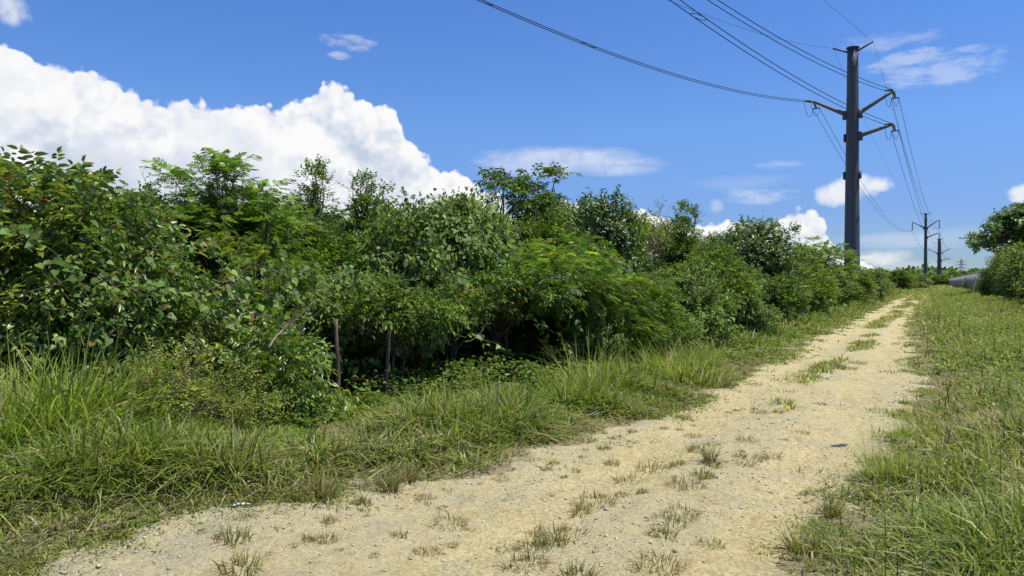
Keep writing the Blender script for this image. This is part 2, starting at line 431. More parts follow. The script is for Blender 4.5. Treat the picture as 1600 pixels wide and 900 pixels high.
def thick_edge(s):         # front line of the thicket
    return np.interp(s, [-4, 0, 3, 4.8, 6.6, 7.6, 8.6, 10.4, 20, 40, 160], [-8, -8.0, -6.8, -6.05, -5.75, -5.2, -4.7, -4.1, -3.8, -3.8, -5.0])

def grass_left():
    rng = R(60); mb = MB()
    # lush verge
    n = 17000
    s = np.where(rng.random(n) < .72, 1.0 + 13 * rng.random(n) ** 1.1, 14 * (110 / 14) ** rng.random(n))
    eL = edgeL(s); tE = thick_edge(s)
    u = eL - .02 - (eL - tE + .5) * rng.random(n)
    cl = fbm(u * 1.6, s * 1.6, 61, 3)
    edge = eL - u
    keep = rng.random(n) < np.clip(.25 + edge * 1.3, 0, 1) * np.clip((cl - .28) * 4, .55, 1)
    u, s = u[keep], s[keep]
    def h(u, s):
        e = edgeL(s) - u
        return np.clip(.045 + .30 * e, .045, .36) * (1 - .62 * sstep(.8, 1.7, e) * sstep(3.5, 4.6, s)) * (0.42 + 1.35 * sstep(.3, .72, fbm(u * 1.3, s * 1.3, 63, 3)))
    dry = lambda u, s: .10 + .34 * np.exp(-(edgeL(s) - u) / .35) + .2 * (fbm(u * .9, s * .9, 67, 2) > .58)
    tuft_field(mb, rng, u, s, h, 12, dry, 1.4, .05, 1.1)
    # short worn fringe spreading over the track edge
    n = 8500
    s = 1.5 * (90 / 1.5) ** rng.random(n)
    e = rng.exponential(.24, n); u = edgeL(s) - .04 - np.where(rng.random(n) < .35, -e * .55, e)
    keep = fbm(u * 2.5, s * 1.6, 66, 3) + rng.normal(0, .08, n) > .46
    tuft_field(mb, rng, u[keep], s[keep], lambda u, s: .035 + .05 * vnoise(u * 2, s * 2, 68), 8, lambda u, s: .30 + 0 * u, 1.0, .05, 1.2)
    # fallen dry thatch between the tufts
    n = 3600
    s = 1.2 + 14 * rng.random(n) ** 1.3; u = edgeL(s) - .02 - 1.6 * rng.random(n) ** 1.4
    x, y = us2xy(u, s)
    P = np.stack([x, y, ground_z(x, y) + .012 + rng.random(n) * .05], -1)
    blades(mb, rng, P, rng.uniform(.08, .26, n), .004 + .0009 * s * rng.uniform(.8, 1.3, n), rng.random(n) * 6.283, rng.normal(1.45, .15, n), rng.normal(.03, .08, n),
           palette(rng, n, [(.27, .21, .11), (.16, .115, .06), (.36, .30, .18)], [4, 3, 2]))
    tag(mb.build('verge_grass', M_grass), kind='stuff', label='lush green and straw coloured grass along the left side of the track', cat='grass')
grass_left()

def grass_right():
    rng = R(70); mb = MB()
    n = 17500
    s = np.where(rng.random(n) < .7, 2.2 + 10 * rng.random(n) ** 1.05, 12 * (110 / 12) ** rng.random(n))
    u = edgeR(s) + .0 + 5.0 * rng.random(n) ** 1.05
    e = u - edgeR(s)
    cl = fbm(u * 1.5, s * 1.5, 71, 3)
    keep = rng.random(n) < np.clip(.18 + e * 1.1, 0, 1) * np.clip((cl - .26) * 4, .22, 1) * np.where(s > 11, .6, 1)
    u, s = u[keep], s[keep]
    h = lambda u, s: np.clip(.08 + .34 * (u - edgeR(s)), .06, .48) * (0.4 + 1.15 * fbm(u * 1.2, s * 1.2, 73, 3))
    dry = lambda u, s: .14 + .25 * np.exp(-(u - edgeR(s)) / .4) + .3 * (fbm(u * .8, s * .8, 77, 2) > .55)
    tuft_field(mb, rng, u, s, h, 12, dry, 1.4, .05, 1.0)
    n = 5500
    s = 2.4 * (90 / 2.4) ** rng.random(n)
    e = rng.exponential(.22, n); u = edgeR(s) + .04 + np.where(rng.random(n) < .4, -e * .5, e)
    keep = fbm(u * 2.5, s * 1.6, 76, 3) + rng.normal(0, .08, n) > .47
    tuft_field(mb, rng, u[keep], s[keep], lambda u, s: .04 + .07 * vnoise(u * 2, s * 2, 78), 8, lambda u, s: .3 + 0 * u, .9, .04, 1.2)
    # tall thin flowering stalks with dark seed heads
    n = 220
    s = 3.6 * (30 / 2.6) ** rng.random(n); u = edgeR(s) + .3 + 3.0 * rng.random(n)
    x, y = us2xy(u, s)
    P = np.stack([x, y, ground_z(x, y)], -1)
    blades(mb, rng, P, rng.uniform(.3, .7, n), .003 + .0009 * s, rng.random(n) * 6.283, np.abs(rng.normal(0, .14, n)), np.clip(rng.normal(.05, .05, n), 0, .2),
           palette(rng, n, [(.075, .075, .03), (.12, .09, .05), (.09, .13, .03)], [3, 2, 3]))
    n = 3600
    s = 2.4 + 12 * rng.random(n) ** 1.2; u = edgeR(s) + .1 + 3.4 * rng.random(n)
    x, y = us2xy(u, s)
    P = np.stack([x, y, ground_z(x, y) + .012 + rng.random(n) * .10], -1)
    blades(mb, rng, P, rng.uniform(.08, .26, n), .004 + .0009 * s * rng.uniform(.8, 1.3, n), rng.random(n) * 6.283, rng.normal(1.4, .18, n), rng.normal(.03, .08, n),
           palette(rng, n, [(.27, .21, .11), (.16, .115, .06), (.36, .30, .18)], [4, 3, 2]))
    tag(mb.build('roadside_grass', M_grass), kind='stuff', label='rough grass with thin dark seed stalks on the right bank of the track', cat='grass')
grass_right()

def median_grass():
    rng = R(80); mb = MB()
    n = 1900
    s = 9.5 * (140 / 9.5) ** rng.random(n)
    u = -1.65 + .16 * np.sin(s * .35) + rng.normal(0, .13, n)
    dens = np.interp(s, [9.5, 11, 14, 18, 22, 40, 70, 140], [.1, .4, .8, .35, .55, .7, 1, 1])
    keep = (fbm(u * 1.2, s * .45, 81, 3) > .60 - .22 * dens) & (rng.random(n) < dens)
    tuft_field(mb, rng, u[keep], s[keep], lambda u, s: .07 + .13 * vnoise(u * 2, s * 1.2, 83), 10, lambda u, s: .3 + 0 * u, 1.0, .05, 1.0)
    # far end of the track, where the grass closes over it
    n = 2500
    s = 75 + 75 * rng.random(n); u = -2.0 + 1.9 * rng.normal(0, .55, n)
    keep = rng.random(n) < sstep(85, 125, s) + .05
    tuft_field(mb, rng, u[keep], s[keep], lambda u, s: .18 + .2 * vnoise(u, s * .5, 84), 8, lambda u, s: .25 + 0 * u, 1.0, .1, .9)
    n = 5200
    s = 105 + 190 * rng.random(n); u = -14 + 19 * rng.random(n)
    tuft_field(mb, rng, u, s, lambda u, s: .3 + .55 * vnoise(u * .4, s * .1, 85), 8, lambda u, s: .22 + 0 * u, 1.0, .1, .9)
    tag(mb.build('median_grass', M_grass), kind='stuff', label='grass between the wheel tracks and over the far end of the track', cat='grass')
median_grass()

# single tufts standing on the bare track: copies of five tuft meshes
def make_tuft(seed, nb, H, spread):
    rng = R(seed); mb = MB()
    az = rng.random(nb) * 6.283; r = spread * np.sqrt(rng.random(nb))
    P = np.stack([r * np.cos(az), r * np.sin(az), np.full(nb, -.008)], -1)
    col = palette(rng, nb, [(.13, .145, .035), (.19, .19, .05), (.34, .27, .12), (.20, .14, .07)], [4, 3, 2.6, 1])
    blades(mb, rng, P, H * rng.uniform(.45, 1.15, nb), rng.uniform(.0045, .009, nb), az + rng.normal(0, .7, nb), np.abs(rng.normal(.25, .4, nb)), np.clip(rng.normal(.3, .2, nb), .02, .7), col)
    return mb.build('grass_tuft', M_grass)
tuft_protos = [make_tuft(90, 60, .10, .07), make_tuft(91, 90, .13, .11), make_tuft(92, 45, .06, .06), make_tuft(93, 120, .26, .06), make_tuft(94, 110, .11, .16)]
TUFTS = [  # px, py of the root, size, proto
 (360,852,1.1,1),(455,858,.7,2),(515,820,.8,0),(500,785,1.4,3),(625,838,.8,0),(655,858,.8,2),(690,790,.7,2),(700,815,.9,4),(705,845,.8,2),
 (735,820,.6,2),(750,755,.5,2),(570,800,.7,2),(585,870,.6,2),(930,780,1.05,4),(905,795,.8,1),(875,828,1.1,4),(865,838,.9,1),(830,838,.9,1),
 (822,868,.9,4),(820,858,.6,0),(900,893,1.1,1),(985,745,.9,4),(970,770,.7,0),(1000,770,.5,2),(1020,728,1.0,4),(1060,725,.7,1),(1085,705,1.0,1),
 (1110,722,.85,3),(1105,745,1.0,0),(1072,760,1.0,4),(1095,742,.8,1),(1045,812,.9,4),(1038,832,.9,1),(1065,798,.9,4),(1030,880,1.0,4),(1165,722,.7,4),
 (1188,715,.7,1),(1283,632,1.1,0),(1225,628,.9,4),(1180,640,.7,0),(1160,642,.5,2),(985,700,.5,2),(880,745,.5,2),(860,770,.6,2),(855,735,.6,0),(790,780,.5,2),
 (1135,722,.5,2),(1055,745,.5,2),(1255,850,1.2,3),(1245,882,.9,1),(1300,800,.9,3),(610,770,1.0,3),(640,755,.9,3),(560,790,.8,0),(530,865,.5,2),(375,893,1.2,1),
 (1322,578,1.3,4),(1310,575,1.2,1),(1340,568,1.2,4),(1200,700,.5,2),(940,705,.6,0),(900,735,.6,0),(665,775,.6,1),(420,872,.6,2),(480,850,.7,0)]
T_LABEL = {
 0: 'small upright grass tuft sprouting from the bare pale track',
 1: 'medium spreading grass tuft with mixed green and straw blades on the bare track',
 2: 'tiny sparse grass sprout on the bare pale track',
 3: 'tall narrow grass tuft standing up from the track surface',
 4: 'wide low patch of short grass on the bare pale track'}
rx = R(96)
for _ in range(60):
    ss = 3.0 + 6.5 * rx.random() ** 1.2; uu_ = -1.1 - 2.3 * rx.random()
    if rx.random() < .35: uu_ = float(edgeL(ss)) + .1 + .5 * rx.random()
    X_, Y_ = us2xy(uu_, ss)
    TUFTS.append((800 + F * X_ / Y_, HOR + CAMH * F / Y_, .35 + .4 * rx.random(), int(rx.choice([2, 0, 4, 2, 1]))))
first = {}
rt = R(95)
for px, py, sz, k in TUFTS:
    Y = CAMH * F / (py - HOR); x = xat(px, Y)
    u, s = xy2us(x, Y)
    o = tuft_protos[k] if k not in first else link_copy(tuft_protos[k])
    first[k] = 1
    o.location = (x, Y, float(road_z(u, s))); o.rotation_euler = (0, 0, rt.random() * 6.28)
    o.scale = (sz * .9, sz * .9, sz * .82)
    tag(o, T_LABEL[k], 'grass tuft', ['small upright tufts on the track', 'medium spreading tufts on the track', 'tiny sprouts on the track', 'tall narrow tufts on the track', 'wide low patches on the track'][k])

# tall cane-like grass clumps of the verge
def make_cane(seed, nb=260, H=1.1, spread=.3, wide=.014, dry=.12):
    rng = R(seed); mb = MB()
    az = rng.random(nb) * 6.283; r = spread * np.sqrt(rng.random(nb))
    P = np.stack([r * np.cos(az), r * np.sin(az), np.full(nb, -.02)], -1)
    col = palette(rng, nb, [(.22, .30, .04), (.34, .40, .065), (.13, .19, .03), (.46, .40, .22)], [4, 3, 2, 9 * dry], .15)
    lean = np.abs(rng.normal(.10, .20, nb)) + .35 * r / spread * rng.random(nb)
    blades(mb, rng, P, H * rng.uniform(.5, 1.12, nb), wide * rng.uniform(.6, 1.3, nb), az + rng.normal(0, .8, nb), lean, np.clip(rng.normal(.3, .24, nb), .0, .8), col, 6)
    return mb
cane_mesh = {}
def cane(px, py, H, rad, label, seed, nb=260, wide=.014, dry=.12):
    Y = CAMH * F / (py - HOR); x = xat(px, Y)
    o = make_cane(seed, nb, H, rad, wide, dry).build('tall_grass_clump', M_grass)
    o.location = (x, Y, float(ground_z(x, Y)))
    tag(o, label, 'grass clump', 'tall grass clumps on the verge')
cane(35, 740, 1.08, .5, 'tall bright green grass clump at the far left, nearest the frame edge', 101, 460, .030)
cane(115, 724, 1.12, .42, 'tall upright grass clump with stray high shoots below the big glossy shrub', 102, 420, .030)
cane(205, 714, .80, .34, 'short vivid yellow-green grass clump to the right of the taller ones at left', 103, 320, .032, .04)
cane(-45, 765, .95, .4, 'grass clump cut off by the left frame edge', 104, 300, .022)
cane(250, 690, .5, .22, 'arching drooping grass clump at the foot of the bramble bush', 105, 150, .011)
cane(1062, 598, 1.0, .5, 'large arching cane grass clump beside the track, right of the dark hollow', 106, 380, .018)
cane(1098, 602, .55, .4, 'grey dead grass clump leaning onto the track edge', 107, 220, .015, .9)
cane(985, 610, .8, .4, 'mid green grass clump just left of the large cane clump', 108, 260, .016)
cane(925, 625, .95, .35, 'dark grass clump with long blades in front of the dark hollow', 109, 200, .016, .2)
cane(890, 640, .7, .3, 'thin grass clump with pale bent blades before the dark hollow', 110, 130, .014, .3)
cane(1395, 745, .52, .22, 'tall dark reedy grass clump on the right edge of the track', 111, 320, .006, .15)
cane(1440, 690, .5, .24, 'reedy grass clump further along the right edge of the track', 112, 260, .007, .2)

# low broadleaf weeds of the right bank and vine litter of the thicket foot (uncountable)
def herbs(mb, rng, u, s, H, nl, leaf, cols, w, up=.8):
    n = len(u); x, y = us2xy(u, s); z = ground_z(x, y)
    k = nl
    rep = lambda a: np.repeat(a, k, 0)
    t = rng.random(n * k) ** .7
    az = rng.random(n * k) * 6.283
    Hh = rep(H)
    off = (.25 * Hh * t + .02)
    P = np.stack([rep(x) + off * np.cos(az) * .8, rep(y) + off * np.sin(az) * .8, rep(z) + Hh * t], -1)
    A = unit(np.stack([np.cos(az), np.sin(az), rng.normal(.1, .35, n * k)], -1))
    Nn = unit(np.stack([rng.normal(0, .4, n * k), rng.normal(0, .4, n * k), np.full(n * k, up)], -1))
    d = rep(np.hypot(x, y))
    L = leaf * rng.uniform(.7, 1.35, n * k) * (1 + d * .012)
    add_leaves(mb, P, A, Nn, L, L * .55, 'diamond', palette(rng, n * k, cols, w), .2)

def weeds_right():
    rng = R(120); mb = MB()
    n = 9000
    s = 8.0 * (120 / 8.0) ** rng.random(n)
    u = edgeR(s) + .35 + 4.2 * rng.random(n)
    keep = (fbm(u * .9, s * .5, 121, 3) > .40)
    u, s = u[keep], s[keep]
    H = (.18 + .42 * fbm(u * .7, s * .45, 123, 3)) * np.clip((u - edgeR(s)) * .8, .35, 1.05) * np.interp(s, [8, 14, 30], [.7, 1, 1.25])
    herbs(mb, rng, u, s, H, 15, .042, [(.12, .175, .03), (.18, .24, .045), (.08, .12, .025), (.20, .14, .07), (.29, .29, .07)], [4, 4, 2, .8, 1])
    n = 1400
    s = 3.5 + 9 * rng.random(n); u = edgeR(s) + .7 + 3.0 * rng.random(n)
    herbs(mb, rng, u, s, rng.uniform(.1, .3, n), 7, .04, [(.075, .12, .022), (.11, .16, .03)], [1, 1])
    n = 70
    s = 7 + 25 * rng.random(n); u = edgeR(s) + .6 + 2.6 * rng.random(n); x, y = us2xy(u, s)
    P = np.stack([x, y, ground_z(x, y) + rng.uniform(.25, .5, n)], -1)
    add_leaves(mb, P, rng.normal(0, 1, (n, 3)) * [1, 1, .3], rng.normal(0, .4, (n, 3)) + [0, 0, 1], .028 + .001 * s, .028 + .001 * s, 'diamond', palette(rng, n, [(.42, .42, .33), (.35, .30, .22)], [2, 1]))
    tag(mb.build('bank_weeds', M_leaf_soft), kind='stuff', label='knee high broadleaf weeds with tiny pale flowers covering the right bank', cat='weeds')
weeds_right()

def ground_vines():
    rng = R(130); mb = MB()
    n = 2600
    s = 2.5 * (60 / 2.5) ** rng.random(n)
    u = thick_edge(s) + .55 - 2.2 * rng.random(n)
    keep = fbm(u * .9, s * .9, 131, 3) > .42
    u, s = u[keep], s[keep]
    H = (.10 + .5 * fbm(u * .9, s * .8, 133, 3)) * np.clip((thick_edge(s) + .75 - u) * 1.0, .25, 1)
    herbs(mb, rng, u, s, H, 16, .06, [(.10, .16, .028), (.15, .215, .04), (.22, .26, .05), (.20, .13, .06)], [4, 4, 2, .6])
    tag(mb.build('ground_vines', M_leaf_soft), kind='stuff', label='low creeping vines and herbs along the foot of the thicket', cat='ground cover')
    mb = MB()
    n = 9000                                     # leaf litter and dark suckers inside the thicket
    s = 2.0 * (70 / 2.0) ** rng.random(n); u = thick_edge(s) - .3 - 7.5 * rng.random(n)
    x, y = us2xy(u, s)
    P = np.stack([x, y, ground_z(x, y) + .02], -1)
    add_leaves(mb, P, rng.normal(0, 1, (n, 3)) * [1, 1, .15], rng.normal(0, .3, (n, 3)) + [0, 0, 1], .1, .06, 'diamond', palette(rng, n, [(.10, .07, .04), (.16, .12, .07), (.06, .07, .025)], [3, 2, 2]))
    tag(mb.build('leaf_litter', M_leaf_soft), kind='stuff', label='brown leaf litter on the ground inside the thicket', cat='leaf litter')
ground_vines()

# ------------------------------------------------------------------ trees and shrubs
def bez(a, b, c, n=6):
    t = np.linspace(0, 1, n)[:, None]
    return (1 - t) ** 2 * a + 2 * t * (1 - t) * b + t ** 2 * c

def plant_meshes(seed, lobes, nclump, cr, nsprig, sprig, cols, w, leaf, trunk, H, stems=1, droop=.25, shell=.45, upb=.35, outb=.6, fill=.12, att=(.35, .8)):
    """returns (wood MB, leaf MB). lobes: (cx,cy,cz,rx,ry,rz)."""
    rng = R(seed); wood = MB(); lf = MB()
    kind, slen, nl = sprig
    LL, LW, tm = leaf
    lobes = np.array(lobes, float)
    vol = (lobes[:, 3] * lobes[:, 4] * lobes[:, 5]) ** (2 / 3); vol /= vol.sum()
    li = rng.choice(len(lobes), nclump, p=vol)
    d = unit(rng.normal(0, 1, (nclump, 3)))
    rr = np.where(rng.random(nclump) < fill, rng.random(nclump) * shell, shell + (1 - shell) * rng.random(nclump) ** .6)
    rr *= 1 + rng.normal(0, .09, nclump)
    C = lobes[li, :3] + d * rr[:, None] * lobes[li, 3:]
    keepz = C[:, 2] > .06
    C, d, li = C[keepz], d[keepz], li[keepz]
    nclump = len(C)
    # stems
    stem_top = []
    for k in range(stems):
        a = rng.random() * 6.283; sp = .10 * H * (stems > 1)
        top = np.array([sp * 1.8 * math.cos(a), sp * 1.8 * math.sin(a), H * rng.uniform(.62, .85)]) + np.array([lobes[0, 0], lobes[0, 1], 0]) * .7
        b = np.array([sp * .3 * math.cos(a), sp * .3 * math.sin(a), -.06])
        P = bez(b, (b + top) / 2 + rng.normal(0, .06 * H, 3) * [1, 1, 0], top, 9)
        P[1:-1] += rng.normal(0, .012 * H, (7, 3)) * [1, 1, 0]
        r = trunk * (1 - .75 * np.linspace(0, 1, 9)) * rng.uniform(.7, 1.1)
        r[0] *= 1.3
        wood.tube(P, r, 7)
        stem_top.append(P)
    for i in range(nclump):
        P = stem_top[i % stems]
        j = int(np.clip(np.searchsorted(P[:, 2], C[i, 2] * rng.uniform(*att)), 1, 8))
        a = P[j]; c = C[i]
        m = (a + c) / 2 + np.array([0, 0, .10 * H * rng.random()]) + rng.normal(0, .04 * H, 3)
        ln = np.linalg.norm(c - a)
        wood.tube(bez(a, m, c, 6), np.linspace(min(trunk * .45, .012 + .012 * ln), .004, 6), 5, None, False)
    # sprigs
    n = nclump * nsprig
    ci = np.repeat(np.arange(nclump), nsprig)
    off = unit(rng.normal(0, 1, (n, 3))) * (rng.random(n) ** .5)[:, None]
    B = C[ci] + off * cr * rng.uniform(.55, 1.35, nclump)[ci][:, None] * np.array([1.15, 1.15, .8])
    outw = unit(C[ci] - lobes[li[ci], :3])
    D = unit(off * .7 + outw * outb + np.array([0, 0, upb]) + rng.normal(0, .3, (n, 3)))
    ok = B[:, 2] > .03
    B, D, ci = B[ok], D[ok], ci[ok]; n = len(B)
    SL = slen * rng.uniform(.6, 1.25, n)
    clump_tint = np.exp(rng.normal(0, .16, nclump))[ci]
    if kind == 'alt':
        t = np.tile(np.linspace(.12, 1, nl), (n, 1)); sgn = np.tile(np.where(np.arange(nl) % 2, 1, -1), (n, 1))
        Nn = unit(np.array([0, 0, 1.0]) + .5 * D + rng.normal(0, .3, (n, 3)))
        Nn = unit(Nn - (Nn * D).sum(-1, keepdims=True) * D); S = np.cross(D, Nn)
        P = B[:, None] + D[:, None] * (SL[:, None] * t)[..., None]; P[..., 2] -= droop * SL[:, None] * t ** 2
        end = (t > .97)[..., None]
        A = D[:, None] * np.where(end, 1.0, .55) + S[:, None] * (sgn[..., None] * np.where(end, .1, .85)) + rng.normal(0, .22, (n, nl, 3))
        A[..., 2] -= droop * 1.0
        N3 = np.repeat(Nn[:, None], nl, 1) + rng.normal(0, .28, (n, nl, 3))
        P, A, N3 = P.reshape(-1, 3), A.reshape(-1, 3), N3.reshape(-1, 3)
        q = len(P); col = palette(rng, q, cols, w) * np.repeat(clump_tint, nl)[:, None]
        L = LL * rng.uniform(.6, 1.2, q)
        add_leaves(lf, P, A, N3, L, L * LW / LL, tm, col, droop * .6)
    elif kind == 'rosette':
        az = rng.random((n, nl)) * 6.283; el = rng.normal(.25, .45, (n, nl))
        up = unit(D + np.array([0, 0, .5])); ref = unit(np.cross(up, rng.normal(0, 1, (n, 3)))); r2 = np.cross(up, ref)
        A = (ref[:, None] * np.cos(az)[..., None] + r2[:, None] * np.sin(az)[..., None]) * np.cos(el)[..., None] + up[:, None] * np.sin(el)[..., None]
        P = B[:, None] + D[:, None] * (SL[:, None] * rng.random((n, nl)))[..., None]
        N3 = np.repeat(up[:, None], nl, 1) + rng.normal(0, .25, (n, nl, 3)) + np.array([0, 0, .3])
        P, A, N3 = P.reshape(-1, 3), A.reshape(-1, 3), N3.reshape(-1, 3); q = len(P)
        L = LL * rng.uniform(.6, 1.25, q)
        add_leaves(lf, P, A, N3, L, L * LW / LL, tm, palette(rng, q, cols, w) * np.repeat(clump_tint, nl)[:, None], droop)
    elif kind == 'hang':
        P = B[:, None] + rng.normal(0, slen * .5, (n, nl, 3))
        ow = outw[ok]
        A = ow[:, None] * .6 + np.array([0, 0, -.5]) + rng.normal(0, .55, (n, nl, 3))
        N3 = ow[:, None] * 1.0 + np.array([0, 0, .65]) + rng.normal(0, .35, (n, nl, 3))
        P, A, N3 = P.reshape(-1, 3), A.reshape(-1, 3), N3.reshape(-1, 3); q = len(P)
        L = LL * rng.uniform(.6, 1.2, q)
        add_leaves(lf, P, A, N3, L, L * LW / LL, tm, palette(rng, q, cols, w) * np.repeat(clump_tint, nl)[:, None], .05)
    elif kind == 'frond':                      # feathery bipinnate fronds
        np_ = nl
        t = np.repeat(np.linspace(.15, 1, np_), 2); sgn = np.tile([1, -1], np_)
        D = unit(D * [1, 1, .45] + np.array([0, 0, .1]))
        Nn = unit(np.array([0, 0, 1.0]) + rng.normal(0, .3, (n, 3)))
        Nn = unit(Nn - (Nn * D).sum(-1, keepdims=True) * D); S = np.cross(D, Nn)
        P = B[:, None] + D[:, None] * (SL[:, None] * t)[..., None]; P[..., 2] -= droop * 1.2 * SL[:, None] * t ** 2
        A = D[:, None] * .5 + S[:, None] * sgn[None, :, None] + rng.normal(0, .12, (n, 2 * np_, 3)); A[..., 2] -= droop * .5
        N3 = np.repeat(Nn[:, None], 2 * np_, 1) + rng.normal(0, .25, (n, 2 * np_, 3))
        L = (LL * np.sin(np.pi * (.2 + .75 * t)))[None] * (SL / slen)[:, None] * rng.uniform(.85, 1.15, (n, 2 * np_))
        P, A, N3, L = P.reshape(-1, 3), A.reshape(-1, 3), N3.reshape(-1, 3), L.ravel(); q = len(P)
        fc = palette(rng, n, cols, w)
        add_leaves(lf, P, A, N3, L, LW * np.ones(q), tm, np.repeat(fc * clump_tint[:, None], 2 * np_, 0) * np.exp(rng.normal(0, .08, (q, 1))), droop * .5)
    return wood, lf

DKG = (.058, .104, .023); MDG = (.110, .178, .033); LTG = (.190, .268, .054); YLG = (.30, .315, .06); OLV = (.155, .160, .045); BRN = (.24, .12, .045)
BRT = (.105, .190, .024)
SPEC = {}
def species(key, Rad, H, mat, parts, **kw):
    wood, lf = plant_meshes(H=H, **kw)
    wo = wood.build(parts[0], M_bark, None, True); lo = lf.build(parts[1], mat)
    z = np.array([v.co.z for v in lo.data.vertices]) if False else np.concatenate(lf.V)[:, 2]
    xy = np.concatenate(lf.V)[:, :2]
    SPEC[key] = dict(wo=wo, lo=lo, R=float(np.percentile(np.abs(xy), 96)), H=float(np.percentile(z, 99.8)), used=False)

PLANTS = []
def plant(key, name, px, Y, py, half, label, cat, group, rz=0.0, zb=None):
    sp = SPEC[key]
    x = xat(px, Y); z0 = float(ground_z(x, Y)) - .02
    H = zat(py, Y) - z0; rad = half / F * Y
    t = thing(name, label, cat, (x, Y, z0), group, rz)
    if not sp['used']:
        wo, lo = sp['wo'], sp['lo']; wo.parent = t; lo.parent = t; sp['used'] = True
    else:
        wo = link_copy(sp['wo'], t); lo = link_copy(sp['lo'], t)
    sxy, sz = rad / sp['R'], H / sp['H']
    t.scale = (sxy, sxy, sz)
    PLANTS.append(t)
    return t

TP = ('trunk', 'crown'); SP = ('stems', 'foliage')
species('glossy', 1.3, 3.0, M_leaf_gloss, SP, seed=201, lobes=[(0,0,1.5,1.25,1.25,1.35),(.3,-.3,.9,1.1,1.0,.9),(-.3,.2,2.1,.8,.8,.75)], nclump=150, cr=.30, nsprig=16,
        sprig=('alt', .42, 8), cols=[DKG, MDG, LTG, YLG, BRN], w=[2.5, 4, 4, 1.8, .25], leaf=(.125, .055, 'ovate'), trunk=.05, stems=4, droop=.38, shell=.5)
species('glossy_low', 1.0, 1.6, M_leaf_gloss, SP, seed=202, lobes=[(0,0,.75,1.0,1.0,.75),(.3,-.2,.5,.8,.8,.5)], nclump=75, cr=.26, nsprig=12,
        sprig=('alt', .40, 8), cols=[DKG, MDG, LTG, YLG], w=[2, 4, 4, 1.5], leaf=(.13, .06, 'ovate'), trunk=.03, stems=5, droop=.35, shell=.4)
species('umbrella', 2.0, 4.0, M_leaf_fine, TP, seed=203, lobes=[(.3,0,2.7,1.5,1.3,.75),(.5,.1,3.5,.9,.9,.38),(-.9,0,2.4,.8,.8,.5),(1.2,0,2.6,.8,.8,.4)], nclump=105, cr=.26, nsprig=17,
        sprig=('frond', .30, 9), cols=[MDG, BRT, LTG], w=[3, 3, 2], leaf=(.115, .022, 'strip'), trunk=.06, stems=2, droop=.22, shell=.35, upb=.25, fill=.25)
species('leucaena', 1.6, 3.0, M_leaf_fine, TP, seed=204, lobes=[(0,0,1.9,1.2,1.2,1.0),(.3,.1,1.1,1.2,1.2,.7)], nclump=95, cr=.32, nsprig=18,
        sprig=('frond', .36, 11), cols=[BRT, MDG, LTG, YLG], w=[4, 3, 2, .8], leaf=(.11, .018, 'strip'), trunk=.04, stems=3, droop=.42, shell=.3, upb=.3, fill=.2)
species('spray', 1.6, 3.0, M_leaf_fine, TP, seed=224, lobes=[(0,0,2.25,1.4,1.2,.62),(.3,.1,1.95,1.3,1.2,.45)], nclump=95, cr=.28, nsprig=18,
        sprig=('frond', .36, 11), cols=[BRT, MDG, LTG, YLG], w=[4, 3, 2, .8], leaf=(.11, .018, 'strip'), trunk=.04, stems=3, droop=.42, shell=.3, upb=.3, fill=.2)
species('upright', 1.0, 4.2, M_leaf_soft, TP, seed=205, lobes=[(.05,0,3.55,.30,.30,.6),(-.25,0,2.85,.55,.5,.5),(.3,.1,2.4,.6,.6,.5),(-.1,0,2.0,.75,.7,.7)], nclump=125, cr=.15, nsprig=13,
        sprig=('alt', .20, 7), cols=[DKG, MDG, LTG, OLV], w=[3, 4, 1.5, 1], leaf=(.065, .036, 'diamond'), trunk=.05, stems=1, droop=.12, shell=.25, upb=.7, fill=.3, att=(.72, .97))
species('vine', 1.6, 2.6, M_leaf_soft, SP, seed=206, lobes=[(0,0,1.75,1.5,1.3,.68),(-.8,-.2,1.5,.8,.8,.5),(.7,.1,2.1,.8,.8,.45)], nclump=210, cr=.22, nsprig=16,
        sprig=('hang', .18, 8), cols=[MDG, LTG, DKG, YLG], w=[4, 3, 2, .5], leaf=(.080, .072, 'heart'), trunk=.05, stems=3, droop=.2, shell=.72, fill=.06)
species('canopy', 1.6, 2.4, M_leaf_soft, TP, seed=207, lobes=[(0,0,1.95,1.7,1.5,.38),(.8,-.3,1.8,.9,.9,.33),(-.9,-.2,1.8,.9,.9,.3)], nclump=150, cr=.24, nsprig=15,
        sprig=('alt', .26, 7), cols=[MDG, LTG, DKG, YLG], w=[4, 3, 2, .8], leaf=(.10, .055, 'ovate'), trunk=.05, stems=2, droop=.3, shell=.45, fill=.2)
species('emergent', 1.2, 4.6, M_leaf_gloss, TP, seed=208, lobes=[(.1,0,3.4,.5,.5,1.0),(-.75,0,4.0,.5,.4,.35),(.55,.1,4.3,.35,.35,.3),(0,0,2.4,.8,.8,.8)], nclump=90, cr=.2, nsprig=15,
        sprig=('alt', .42, 9), cols=[DKG, MDG, LTG], w=[4, 4, 1.5], leaf=(.12, .045, 'diamond'), trunk=.06, stems=2, droop=.5, shell=.3, upb=.45, fill=.3)
species('dense', 1.7, 3.8, M_leaf_gloss, TP, seed=209, lobes=[(0,0,2.3,1.6,1.5,1.3),(-.5,0,3.0,.9,.9,.7),(.7,.1,2.6,1.0,1.0,.8),(0,0,1.2,1.5,1.4,.9)], nclump=170, cr=.30, nsprig=14,
        sprig=('rosette', .2, 9), cols=[DKG, MDG, OLV, LTG], w=[5, 4, 1.2, 1], leaf=(.125, .055, 'diamond'), trunk=.08, stems=2, droop=.15, shell=.55)
